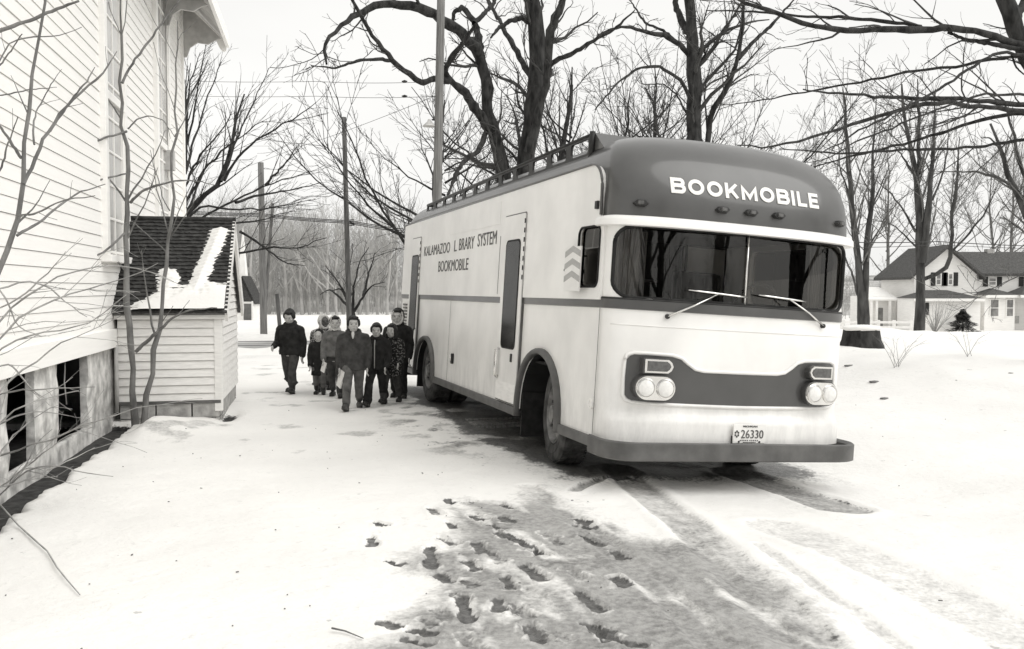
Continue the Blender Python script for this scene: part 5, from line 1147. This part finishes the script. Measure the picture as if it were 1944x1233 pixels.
L_ = [([B0] + PXL([(275, 745), (288, 700), (296, 660), (299, 630), (308, 580), (316, 520), (322, 440), (324, 380), (328, 320), (332, 255), (334, 180), (335, 105), (337, 40)], d - .08), [.04, .036, .034, .03, .027, .025, .022, .02, .017, .014, .012, .010, .008, .005]),
      (PXL([(258, 668), (280, 648), (300, 630), (325, 605), (360, 588), (412, 585)], d - .05, d - .4), [.022, .02, .018, .014, .010, .006]), (PXL([(322, 400), (310, 380), (300, 340), (290, 310), (285, 285)], d, d + .4), [.008, .007, .006, .005, .003]), (PXL([(331, 260), (350, 230), (358, 200), (365, 160)], d, d + .5), [.008, .007, .005, .003]), (PXL([(324, 450), (345, 420), (365, 390), (372, 372)], d, d - .4), [.010, .008, .006, .003]),
      (PXL([(318, 480), (290, 455), (262, 430), (250, 420)], d, d - .4), [.008, .007, .006, .003])]
make_tree('sapling', 'thinner slanting sapling in front of the shed, right of the pair', B0, L_, SP_SAP, 32, 'bark_light', 'bark_light', 'sapling', K0=20, sides=7)
d = 6.2; B0 = foot(-60, d)
L_ = [([B0] + PXL([(-40, 640), (-5, 505), (18, 450), (32, 418), (42, 370), (41, 320), (45, 262), (52, 200), (62, 130), (74, 90), (85, 35), (88, -10), (88, -60)], d), [.03, .028, .026, .024, .022, .02, .018, .016, .014, .012, .010, .009, .007]),
      (PXL([(44, 350), (55, 330), (80, 270), (115, 215), (150, 175), (190, 150), (208, 120), (222, 98)], d, d + .4), [.015, .013, .012, .010, .009, .008, .006, .003]), (PXL([(95, 250), (135, 190), (165, 155), (180, 128)], d + .2, d + .4), [.008, .007, .006, .003]), (PXL([(65, 275), (63, 235), (75, 200), (100, 155), (117, 132)], d, d + .3), [.007, .006, .005, .004, .002]),
      (PXL([(32, 448), (70, 425), (110, 392), (150, 365), (200, 350)], d, d + .5), [.010, .009, .008, .006, .003]), (PXL([(35, 410), (70, 405), (120, 380), (180, 372)], d, d - .4), [.007, .006, .005, .003]), (PXL([(40, 300), (20, 270), (0, 240), (-30, 200)], d, d - .3), [.012, .010, .008, .005]), (PXL([(-30, 70), (10, 55), (60, 38), (100, 20), (150, 2)], d, d + .2), [.016, .014, .012, .010, .008]),
      (PXL([(-40, 190), (20, 78), (60, 70), (120, 68), (155, 52)], d, d + .3), [.006, .006, .005, .004, .002]), (PXL([(-20, 370), (5, 310), (20, 260), (34, 222)], d, d - .3), [.008, .007, .005, .003]), (PXL([(-30, 185), (10, 180), (60, 170), (108, 166)], d, d + .2), [.005, .005, .004, .002]), (PXL([(-30, 150), (5, 120), (25, 90), (42, 65)], d, d - .2), [.008, .006, .005, .003])]
make_tree('sapling', 'sapling at the left edge with forked branches across the church siding', B0, L_, [dict(per_m=1.3, ratio=.2, ang=40, K=6, wander=.08, trop=.06, rr=.5, rmin=.0025, t0=.2, lmax=.6, sides=3)], 33, 'bark_light', 'bark_light', 'sapling', K0=18, sides=7)
# pale arching canes at the lower left
rg = np.random.default_rng(5); L_ = []; B0 = Vector((-4.05, 6.9, H(-4.05, 6.9)))
px_c = [[(-30, 880), (20, 860), (90, 835), (180, 800), (240, 780), (330, 768)], [(-40, 800), (0, 740), (60, 690), (120, 650), (230, 600)], [(-30, 690), (0, 640), (60, 585), (130, 560), (230, 530), (300, 500)], [(-30, 640), (20, 580), (80, 540), (150, 512), (230, 500), (330, 535)], [(-30, 560), (40, 535), (90, 540), (130, 580), (165, 602)],
        [(-20, 960), (40, 900), (100, 880), (160, 900), (215, 905)], [(-30, 930), (50, 915), (110, 885), (180, 850)], [(-30, 760), (40, 740), (100, 738), (180, 735)], [(-30, 600), (40, 565), (90, 520), (125, 478)], [(-40, 700), (30, 640), (100, 630), (170, 615), (240, 560)], [(-20, 900), (20, 830), (70, 790), (110, 770)], [(-20, 940), (60, 880), (120, 830), (175, 812)],
        [(-30, 990), (10, 985), (50, 990), (70, 990)], [(-40, 860), (0, 800), (40, 770), (90, 755), (150, 742)], [(-30, 820), (30, 790), (80, 780), (130, 790)], [(-10, 700), (20, 690), (60, 740), (90, 760)], [(-30, 520), (10, 560), (30, 620), (80, 640)]]
for k, f in enumerate(px_c): d0 = 6.2 + 1.2 * rg.random(); L_.append((PXL(f, d0, d0 + rg.normal() * .25 + .2), [.009 if k < 4 else .006, .007, .005, .0025]))
make_tree('bramble_bush', 'pale arching canes of a bush against the church foundation', B0, L_, [dict(per_m=3.4, ratio=.42, ang=30, K=6, wander=.10, trop=.02, rr=.55, rmin=.0025, t0=.05, lmax=.9, sides=4), dict(per_m=2.4, ratio=.4, ang=34, K=4, wander=.1, trop=.02, rr=.6, rmin=.0018, t0=.1, lmax=.4, cap=3, sides=3)], 35, 'cane', 'cane', 'bush', K0=12, sides=5, parent_names=('cane', 'twigs'))
gp = lambda x, y, o=.02: Vector(G(x, y) + (H(*G(x, y)) + o,))
tag(tube('fallen_cane', [gp(-60, 955, .25), gp(0, 983, .10), gp(35, 1003), gp(65, 1030), gp(90, 1052), gp(108, 1085), gp(128, 1112), gp(152, 1136, .01)], [.008, .007, .006, .006, .005, .005, .004, .003], 'cane', None, 5), 'long thin cane bent over the snow at lower left', 'cane')
tag(tube('fallen_stick', [gp(630, 1204), gp(655, 1209, .015), gp(690, 1222, .01)], [.005, .004, .002], 'bark_light', None, 6), 'dark little stick on the snow at the bottom edge', 'stick')
for px, py, h, n, sd_, lb in ((1700, 705, .6, 7, 61, 'thin leafless shrub in the snow right of the stump'), (1838, 735, .6, 4, 62, 'small forked twig shrub standing alone in the right snow bank')):
    zz = .45; x, y = G(px, py, zz); y_ = y; x_ = x; zz = H(x, y); x, y = G(px, py, zz); rg = np.random.default_rng(sd_); b = Vector((x, y, H(x, y) - .03)); L_ = []
    for i in range(n):
        a = rg.random() * 6.28; s = .25 + .5 * rg.random(); L_.append(([b + Vector((rg.normal() * .03, rg.normal() * .03, 0)), b + Vector((math.cos(a) * s * .4 * h, math.sin(a) * s * .4 * h, h * .5)), b + Vector((math.cos(a) * s * h, math.sin(a) * s * h, h * (.7 + .4 * rg.random())))], [.0038, .0026, .0012]))
    make_tree('snow_shrub', lb, b, L_, [dict(per_m=6, ratio=.4, ang=36, K=4, wander=.1, trop=.05, rr=.5, rmin=.0015, t0=.2, lmax=.3, sides=3)], sd_, 'bark_light', 'bark_light', 'shrub', K0=6, sides=4, parent_names=('stems', 'twigs'))
d = 69.; b = foot(1775, d); rg = np.random.default_rng(9); L_ = []
for i in range(22): a = rg.random() * 6.28; s = rg.random() * 1.7; L_.append(([b, b + Vector((math.cos(a) * s * .5, math.sin(a) * s * .5, 1.0)), b + Vector((math.cos(a) * s, math.sin(a) * s, 1.6 + rg.random() * .9))], [.03, .02, .01]))
make_tree('lawn_shrub', 'pale leafless shrub in front of the farmhouse wall', b, L_, [dict(per_m=2.2, ratio=.4, ang=32, K=4, wander=.1, trop=.05, rr=.5, rmin=.008, t0=.2, lmax=.8, sides=3)], 65, 'cane', 'cane', 'shrub', K0=5, sides=4, parent_names=('stems', 'twigs'))
# small conifer beside it
d = 70.; b = foot(1828, d); con = empty('small_conifer', tuple(b), 0, 'small dark conifer in front of the farmhouse', 'conifer')
tube('trunk', [(0, 0, 0), (0, 0, 1.9)], [.07, .02], 'bark', con, 6); rng = np.random.default_rng(12); V, Q = [], []
for i in range(3200):
    t = rng.random() ** .8; z = .1 + 1.75 * t; r = (1.0 - t) ** .8 * (1.1 + .35 * math.sin(t * 19)) * (.3 + .8 * rng.random()) + .05; a = rng.random() * 6.283; ln = .16 + .1 * rng.random()
    c = np.array((r * math.cos(a), r * math.sin(a), z - .1 * r)); dd = np.array((math.cos(a), math.sin(a), .25 * rng.normal())) * ln; sd_ = np.array((-math.sin(a), math.cos(a), .3 * rng.normal())) * .045
    k = len(V); V += [c - dd * .5 - sd_, c - dd * .5 + sd_, c + dd * .5 + sd_ * .2, c + dd * .5 - sd_ * .2]; Q.append((k, k + 1, k + 2, k + 3))
link('foliage', np_mesh('foliage', np.array(V), np.array(Q), False), 'conifer', con)
# tree stump in the snow bank
sx, sy = 6.5, 17.0; sz = H(sx, sy); stp = empty('tree_stump', (sx, sy, sz), 0, 'wide dark tree stump capped with snow right of the bus', 'stump')
rings = []
for z, k in ((-.3, 1.25), (.0, 1.12), (.12, .98), (.26, .92), (.31, .90)): rings.append([((.36 * k) * math.cos(a) * (1 + .10 * mnoise.noise((math.cos(a) * 2, math.sin(a) * 2, z))), .36 * k * math.sin(a) * (1 + .10 * mnoise.noise((math.cos(a) * 3, math.sin(a) * 2, z + 4))), z + .02 * mnoise.noise((a, z, 1))) for a in [2 * math.pi * i / 28 for i in range(28)]])
loft('wood', rings, 'bark', stp, True)
rings = [[(r * math.cos(a), r * math.sin(a), z + .012 * mnoise.noise((math.cos(a) * 3, math.sin(a) * 3, r))) for a in [2 * math.pi * i / 28 for i in range(28)]] for r, z in ((.33, .30), (.345, .33), (.33, .36), (.25, .385), (.1, .395))]
loft('snow_cap', rings, 'snow', stp, True)
for i, (px, py, w) in enumerate(((1612, 715, .08), (1660, 716, .09), (1680, 712, .07), (1918, 770, .04))):
    x, y = G(px, py, .35); x, y = G(px, py, H(x, y)); bm = bmesh.new(); bmesh.ops.create_icosphere(bm, subdivisions=2, radius=1)
    for v in bm.verts: v.co = Vector((v.co.x * w, v.co.y * w * .8, v.co.z * w * .22)) * (1 + .35 * mnoise.noise(v.co * 1.7 + Vector((i * 3, 0, 0))))
    o = from_bm('earth_clod', bm, 'bark_light', None, True, (x, y, H(x, y))); tag(o, ['dark clod nearest the bus showing through the snow bank', 'middle clod of earth in the snow below the stump', 'right clod of earth in the snow below the stump', 'small stone in the snow at the far right'][i], 'clod', 'clods in the snow bank')

# ================================================================== THE CHILDREN
def ellipsoid(bm, c, r, rot=None):
    M = Matrix.Translation(c) @ (rot.to_4x4() if rot else Matrix()) @ Matrix.Diagonal((r[0], r[1], r[2], 1)); bmesh.ops.create_icosphere(bm, subdivisions=3, radius=1, matrix=M)
def limb(bm, pts, rad, flat=1.):
    pts = [Vector(p) for p in pts]
    for p, r in zip(pts, rad): bmesh.ops.create_icosphere(bm, subdivisions=2, radius=r, matrix=Matrix.Translation(p))
    for (a, ra_), (b, rb) in zip(zip(pts, rad), zip(pts[1:], rad[1:])):
        d_ = b - a
        if d_.length < 1e-5: continue
        q = Vector((0, 0, 1)).rotation_difference(d_.normalized()).to_matrix().to_4x4()
        bmesh.ops.create_cone(bm, cap_ends=True, segments=14, radius1=ra_, radius2=rb, depth=d_.length, matrix=Matrix.Translation((a + b) / 2) @ q)
def section_loft(bm, secs, n=24):
    rr = []
    for z, cx, cy, rx, ry in secs: rr.append([bm.verts.new((cx + rx * math.cos(2 * math.pi * k / n), cy + ry * math.sin(2 * math.pi * k / n), z)) for k in range(n)])
    for a, b in zip(rr, rr[1:]):
        for k in range(n): bm.faces.new((a[k], a[(k + 1) % n], b[(k + 1) % n], b[k]))
    bm.faces.new(rr[0][::-1]); bm.faces.new(rr[-1])
def fused(name, bm, vox, m, parent, smooth=4, wrinkle=0., seed=0, wscale=9.):
    bmesh.ops.recalc_face_normals(bm, faces=bm.faces); me = bpy.data.meshes.new(name); bm.to_mesh(me); bm.free(); o = bpy.data.objects.new(name, me); COL.objects.link(o)
    rm = o.modifiers.new('r', 'REMESH'); rm.mode = 'VOXEL'; rm.voxel_size = vox; rm.use_smooth_shade = True
    sm = o.modifiers.new('s', 'SMOOTH'); sm.factor = .5; sm.iterations = smooth
    apply_mods(o)
    if wrinkle:
        me = o.data; n = len(me.vertices); co = np.empty(n * 3, np.float32); me.vertices.foreach_get('co', co); no = np.empty(n * 3, np.float32); me.vertices.foreach_get('normal', no); co = co.reshape(-1, 3); no = no.reshape(-1, 3)
        w = fbm(co[:, 0] + co[:, 1] * .6 + seed, co[:, 2] * 1.5 + co[:, 1] * .5, wscale, 3, seed) - .5; co += no * (w * 2 * wrinkle)[:, None]; me.vertices.foreach_set('co', co.ravel())
    o.data.materials.clear(); o.data.materials.append(MATS[m] if isinstance(m, str) else m)
    o.data.polygons.foreach_set('use_smooth', [True] * len(o.data.polygons)); o.parent = parent; return o
mat('cloth_black', .018, .9, .4, 14, bump=.3, bscale=90); mat('cloth_dark', .05, .9, .35, 12, bump=.3, bscale=90); mat('cloth_grey', .13, .9, .25, 14, bump=.3, bscale=90); mat('cloth_pants', .12, .9, .3, 10, bump=.3, bscale=70)
mat('cloth_check', .06, .9, .6, 55, v2=.42, lo=.46, hi=.54); mat('cloth_tweed', .025, .9, .6, 40, v2=.17, lo=.52, hi=.62); mat('boot', .03, .45, .4, 12); mat('boot_grey', .07, .6, .4, 12); mat('shirt', .55, .9, .1, 9); mat('lip', .17, .6, .1); mat('eye_dark', .015, .3, .1); mat('paper', .75, .7, .06, 5); mat('scarf_stripe', .45, .9, .5, 30)
def person(px, py, htop, face, label, coat, pants, hair, hood=None, skin='skin', step=.16, arm=(.1, -.1), bend=(.25, .25), hem=.44, flare=.0, coat_w=1., boots='boot', collar=None, boot_h=.09, turn=0., headturn=0., look=0., cuff=False, bob=False, scarf=None, zipper=False):
    x, y = G(px, py); gz_ = H(x, y); Hh = (py - htop) / FPX * y * 1.0
    e = empty('person', (x, y, gz_), turn, label, 'person', 'children walking along the snowy drive'); h = Hh
    sw, hw = .118 * h * coat_w, .062 * h
    hipz, kneez, ankz = .485 * h, .27 * h, .055 * h
    legs = {}
    for s in (-1, 1):
        f = step * s * face * h; ya = -f; lift = .03 * h if f < 0 else 0.
        kn = Vector((s * hw * (1.0 if f > 0 else .8), ya * .55 - .025 * h - (.03 * h if f < 0 else 0), kneez + (.01 * h if f < 0 else 0))); an = Vector((s * hw * (1.15 if f > 0 else .75), ya, ankz + lift * 1.1)); hp = Vector((s * hw * .9, 0, hipz)); legs[s] = (hp, kn, an)
    arms = {}
    for s, a, b in ((-1, arm[0], bend[0]), (1, arm[1], bend[1])):
        sh = Vector((s * sw * .96, .0, .765 * h)); el = sh + Vector((s * .030 * h, -math.sin(a) * .165 * h + .01 * h, -math.cos(a) * .165 * h)); wr = el + Vector((-s * .012 * h, -math.sin(a + b) * .15 * h, -math.cos(a + b) * .15 * h)); arms[s] = (sh, el, wr)
    hc = Vector((0, -.012 * h, .917 * h)); hr = (.058 * h, .070 * h, .082 * h); hq = Euler((look, 0, headturn)).to_matrix()
    # body: one continuous surface
    bm = bmesh.new(); ellipsoid(bm, hc, hr, hq); ellipsoid(bm, hc + hq @ Vector((0, -.018 * h, -.045 * h)), (.043 * h, .05 * h, .045 * h), hq)
    ellipsoid(bm, hc + hq @ Vector((0, -.074 * h, -.012 * h)), (.010 * h, .013 * h, .018 * h), hq); ellipsoid(bm, hc + hq @ Vector((0, -.064 * h, .018 * h)), (.035 * h, .012 * h, .010 * h), hq)
    for s in (-1, 1): ellipsoid(bm, hc + hq @ Vector((s * .062 * h, .008 * h, -.008 * h)), (.009 * h, .014 * h, .020 * h), hq); ellipsoid(bm, hc + hq @ Vector((s * .033 * h, -.050 * h, -.022 * h)), (.018 * h, .014 * h, .016 * h), hq)
    limb(bm, [(0, .004 * h, .80 * h), hc + Vector((0, .008 * h, -.05 * h))], [.036 * h, .032 * h])
    section_loft(bm, [(.44 * h, 0, 0, .085 * h, .06 * h), (.52 * h, 0, 0, .092 * h, .066 * h), (.60 * h, 0, 0, .080 * h, .058 * h), (.72 * h, 0, 0, .098 * h, .066 * h), (.79 * h, 0, 0, .095 * h, .055 * h), (.825 * h, 0, 0, .05 * h, .04 * h)])
    for s in (-1, 1):
        hp, kn, an = legs[s]; limb(bm, [hp, kn, an], [.055 * h, .038 * h, .026 * h]); sh, el, wr = arms[s]; limb(bm, [(sh.x * .5, 0, .79 * h), sh, el, wr], [.03 * h, .034 * h, .026 * h, .019 * h])
        dirv = (wr - el).normalized(); sx_ = Vector((0, 1, 0)).cross(dirv).normalized() if abs(dirv.y) < .95 else Vector((1, 0, 0)); fw = dirv.cross(sx_).normalized()
        pc = wr + dirv * .036 * h; ellipsoid(bm, pc, (.012 * h, .026 * h, .030 * h), Matrix((sx_, fw, -dirv)).transposed())
        for j in range(4):
            o_ = fw * (-.018 + .012 * j) * h; ln = (.040, .046, .044, .034)[j] * h; a0 = pc + dirv * .022 * h + o_; a1 = a0 + dirv * ln * .5 - sx_ * s * .004 * h; a2 = a1 + dirv * ln * .38 - sx_ * s * .016 * h; limb(bm, [a0, a1, a2], [.0075 * h, .0068 * h, .006 * h])
        t0_ = wr + dirv * .018 * h - fw * .020 * h; limb(bm, [t0_, t0_ + dirv * .020 * h - fw * .016 * h, t0_ + dirv * .042 * h - fw * .016 * h - sx_ * s * .006 * h], [.009 * h, .0082 * h, .007 * h])
    body_ = fused('body', bm, .0065, skin, e, 2)
    for s in (-1, 1):
        bm = bmesh.new(); ellipsoid(bm, hc + hq @ Vector((s * .024 * h, -.0615 * h, -.000 * h)), (.008 * h, .005 * h, .0045 * h), hq); from_bm('eye', bm, 'eye_dark', body_, True)
        bm = bmesh.new(); ellipsoid(bm, hc + hq @ Vector((s * .025 * h, -.066 * h, .018 * h)), (.013 * h, .004 * h, .0028 * h), hq); from_bm('eyebrow', bm, 'hair', body_, True)
    bm = bmesh.new(); ellipsoid(bm, hc + hq @ Vector((0, -.0655 * h, -.050 * h)), (.015 * h, .004 * h, .0035 * h), hq); from_bm('mouth', bm, 'lip', body_, True)
    # trousers
    bm = bmesh.new(); section_loft(bm, [(.455 * h, 0, 0, .098 * h, .072 * h), (.50 * h, 0, 0, .102 * h, .074 * h), (.56 * h, 0, 0, .094 * h, .068 * h)])
    for s in (-1, 1):
        hp, kn, an = legs[s]; dn = (an - kn).normalized(); hemp = an - dn * boot_h * .2 * h if not cuff else an - dn * .08 * h
        limb(bm, [hp + Vector((0, 0, .01 * h)), hp.lerp(kn, .5), kn, kn.lerp(hemp, .55), hemp], [.068 * h, .060 * h, .049 * h, (.045 + flare * .5) * h, (.044 + flare) * h])
        if cuff: ellipsoid(bm, hemp + Vector((s * .015 * h, 0, 0)), (.058 * h, .056 * h, .022 * h))
    fused('trousers', bm, .009, pants, e, 3, .007, int(px))
    # boots
    for s in (-1, 1):
        hp, kn, an = legs[s]; bm = bmesh.new(); dn = (kn - an).normalized(); pitch = .35 if an.y < 0 and step > .05 else 0.
        top = an + dn * boot_h * h; limb(bm, [top, an], [.047 * h if boot_h > .12 else .040 * h, .038 * h]); q = Euler((-pitch, 0, s * .12)).to_matrix()
        sole = an.z - (an.z - .028 * h) * (1 if an.y >= -1 else 1); c = Vector((an.x, an.y, sole)); ellipsoid(bm, c + q @ Vector((0, -.048 * h, .0)), (.037 * h, .060 * h, .028 * h), q); ellipsoid(bm, c + q @ Vector((0, .012 * h, .002 * h)), (.034 * h, .038 * h, .030 * h), q); add_box(bm, c + q @ Vector((0, -.03 * h, -.020 * h)), (.062 * h, .13 * h, .016 * h), q)
        fused('boot', bm, .008, boots, e, 2, .003, int(px) + 5)
    # coat
    cw = coat_w; bm = bmesh.new(); hz_ = hem * h
    section_loft(bm, [(hz_, 0, 0, .122 * h * cw, .094 * h), (hz_ + .03 * h, 0, 0, .124 * h * cw, .094 * h), (.56 * h, 0, 0, .116 * h * cw, .088 * h), (.66 * h, 0, 0, .118 * h * cw, .088 * h), (.74 * h, 0, 0, .118 * h * cw, .086 * h), (.785 * h, 0, .004 * h, .092 * h * cw, .07 * h), (.822 * h, 0, .006 * h, .060 * h, .054 * h), (.845 * h, 0, .006 * h, .048 * h, .045 * h)])
    for s in (-1, 1):
        sh, el, wr = arms[s]; limb(bm, [(sh.x * .45, 0, .785 * h), sh, sh.lerp(el, .55), el, el.lerp(wr, .55), wr - (wr - el) * .02], [.046 * h, .047 * h, .045 * h, .041 * h, .039 * h, .035 * h])
    if collar: 
        for k in range(14): a = math.pi * 2 * k / 14; ellipsoid(bm, (.060 * h * math.cos(a), .006 * h + .056 * h * math.sin(a), (.835 + .018 * math.sin(a)) * h), (.026 * h, .022 * h, .024 * h))
    co_ = fused('coat', bm, .010, coat, e, 3, .011, int(px) + 11)
    if zipper: tube('zip', [(0, -.078 * h, .80 * h), (0, -.096 * h, .72 * h), (0, -.097 * h, .60 * h), (0, -.101 * h, (hem + .02) * h)], .006 * h, 'reflector_grey', co_, 6)
    if scarf: 
        bm = bmesh.new(); ellipsoid(bm, (0, -.036 * h, .822 * h), (.026 * h, .030 * h, .030 * h)); limb(bm, [(0, -.060 * h, .82 * h), (0, -.088 * h, .77 * h)], [.020 * h, .010 * h]); fused('shirt_collar', bm, .008, scarf, e, 2)
    # hair
    if hair:
        bm = bmesh.new(); ellipsoid(bm, hc + hq @ Vector((0, .016 * h, .020 * h)), (.066 * h, .072 * h, .078 * h), hq); ellipsoid(bm, hc + hq @ Vector((.006 * h, -.030 * h, .064 * h)), (.050 * h, .040 * h, .022 * h), hq)
        for s in (-1, 1): ellipsoid(bm, hc + hq @ Vector((s * .056 * h, -.006 * h, .012 * h)), (.018 * h, .036 * h, .042 * h), hq)
        if bob:
            for s in (-1, 1): limb(bm, [hc + hq @ Vector((s * .056 * h, -.012 * h, .02 * h)), hc + hq @ Vector((s * .064 * h, -.008 * h, -.05 * h)), hc + hq @ Vector((s * .066 * h, -.012 * h, -.10 * h))], [.026 * h, .028 * h, .020 * h])
            ellipsoid(bm, hc + hq @ Vector((0, .04 * h, -.04 * h)), (.064 * h, .045 * h, .075 * h), hq)
        fused('hair', bm, .008, hair, e, 1, .006, int(px), 26.)
    if hood:
        shell, fur_m, fr = hood; bm = bmesh.new(); ellipsoid(bm, hc + hq @ Vector((0, .032 * h, .012 * h)), (.076 * h, .080 * h, .094 * h), hq); ellipsoid(bm, hc + Vector((0, .03 * h, -.085 * h)), (.074 * h, .060 * h, .05 * h)); fused('hood', bm, .010, shell, e, 2, .006, int(px))
        bm = bmesh.new()
        for k in range(22): a = 2 * math.pi * k / 22; ellipsoid(bm, hc + hq @ Vector((.061 * h * math.cos(a), -.040 * h + .012 * h * math.sin(a), -.004 * h + .080 * h * math.sin(a))), (fr * h, fr * h * .9, fr * h), hq)
        fused('hood_trim', bm, .008, fur_m, e, 1, .006, int(px), 40.)
    return e, arms, h, (x, y, gz_)
K_ = dict
person(552, 745, 587, 1, 'child in a black jacket and dark trousers walking apart at the left', 'cloth_black', 'cloth_dark', 'hair', step=.12, arm=(.05, -.05), bend=(1.25, .12), hem=.46, flare=.012, coat_w=1.18, cuff=True, collar=True, look=.38, boot_h=.06, turn=-.18)
person(616, 741, 597, -1, 'child in a speckled coat and pale fur hood at the back left of the group', 'cloth_check', 'cloth_pants', None, ('fur', 'fur', .017), 'skin_dark', step=.12, arm=(.15, .1), bend=(.5, .4), hem=.36, coat_w=1.1, cuff=True, turn=.2, headturn=.3)
person(606, 747, 625, 1, 'smallest child in a dark hooded coat with a white hood edge', 'cloth_black', 'cloth_pants', None, ('cloth_black', 'fur', .009), step=.06, arm=(.1, .2), bend=(.3, .5), hem=.30, coat_w=1.02, cuff=True, turn=.12, headturn=-.2, look=.1)
a4 = person(637, 754, 600, 1, 'child in a grey jacket and white hood left of the boy in front', 'cloth_grey', 'cloth_dark', 'hair', ('fur', 'fur', .011), step=.16, arm=(.1, .1), bend=(.55, .3), hem=.50, coat_w=1.0, turn=.1, headturn=.12)
a5 = person(672, 777, 600, -1, 'boy in a dark jacket and tall boots leading the group', 'cloth_dark', 'cloth_pants', 'hair', step=.17, arm=(-.05, .05), bend=(.3, .2), hem=.42, coat_w=1.16, boots='boot_grey', boot_h=.20, collar=True, scarf='shirt', turn=.10, headturn=.15)
person(716, 771, 615, -1, 'boy in a black zipped jacket and flared trousers beside the leading boy', 'cloth_black', 'cloth_black', 'hair', step=.17, arm=(.1, .2), bend=(.35, .35), hem=.44, flare=.014, coat_w=1.1, collar=True, zipper=True, headturn=.25, turn=-.15, look=.12)
person(745, 767, 617, -1, 'smiling girl with dark bobbed hair in a mottled coat near the bus', 'cloth_tweed', 'cloth_dark', 'hair', step=.14, arm=(.2, .1), bend=(.9, .8), hem=.34, bob=True, headturn=-.15, turn=-.2)
person(756, 757, 589, 1, 'tallest child in a black coat and fur trimmed hood beside the rear wheel', 'cloth_black', 'cloth_black', 'hair', ('cloth_black', 'fur', .013), step=.05, arm=(.1, .12), bend=(.4, .2), hem=.38, coat_w=1.05)
# things they carry
def held(name, pa, s, size, label, rot, off=(0, 0, 0), m='paper'):
    e, arms, h, loc = pa; wr = arms[s][2]; el = arms[s][1]; d_ = (wr - el).normalized(); Mz = Matrix.Rotation(e.rotation_euler.z, 3, 'Z'); c = Vector(loc) + Mz @ (wr + d_ * .07 * h + Vector(off))
    bm = bmesh.new(); add_box(bm, (0, 0, 0), size); add_box(bm, (size[0] * .0, 0, size[2] * .01), (size[0] * .7, size[1] * .97, size[2] * .98)); o = from_bm(name, bm, m, None, loc=c); o.rotation_euler = rot; return tag(o, label, 'book')
held('picture_book', a5, -1, (.022, .17, .24), 'pale picture book held by the boy leading the group', (.2, .15, .5), (.01, -.03, -.07)); held('folded_paper', a4, -1, (.012, .10, .16), 'small pale book held by the child in the white hood', (.3, .1, .8), (.0, -.02, -.05))
# flat board lying in the slush beside the bus
x, y = G(948, 806); mt = empty('plank_board', (x, y, H(x, y)), BYAW, 'flat grey board lying in the slush beside the bus door', 'board')
for k in range(4): box('plank', (-.27 + k * .18, 0, .03), (.165, .62, .035), 'pole_pale', mt, .004)
for s in (-1, 1): box('batten', (0, s * .22, .058), (.74, .07, .02), 'pole_pale', mt, .003)

# bits of bark and seed blown over the snow: too small and many to count
rg = np.random.default_rng(31); V, Q = [], []
for i in range(110):
    x = rg.uniform(-4.0, 1.0) if i < 90 else rg.uniform(2, 6.5); y = 4.0 + 9 * rg.random() ** 1.4
    if ch_xy(x, y)[0] < .5: continue
    z = H(x, y) + .004; a = rg.random() * 3.14; l, w = .003 + .010 * rg.random() ** 2, .002 + .003 * rg.random(); c, q_ = math.cos(a), math.sin(a); k = len(V)
    for h_ in (0, .005): V += [(x + c * l - q_ * w, y + q_ * l + c * w, z + h_), (x - c * l - q_ * w, y - q_ * l + c * w, z + h_), (x - c * l + q_ * w, y - q_ * l - c * w, z + h_), (x + c * l + q_ * w, y + q_ * l - c * w, z + h_)]
    Q += [(k + 4, k + 5, k + 6, k + 7), (k, k + 1, k + 5, k + 4), (k + 1, k + 2, k + 6, k + 5), (k + 2, k + 3, k + 7, k + 6), (k + 3, k, k + 4, k + 7)]
tag(link('snow_litter', np_mesh('snow_litter', np.array(V), np.array(Q), False), 'bark_light'), 'bits of bark and seed scattered over the snow', 'litter', kind='stuff')
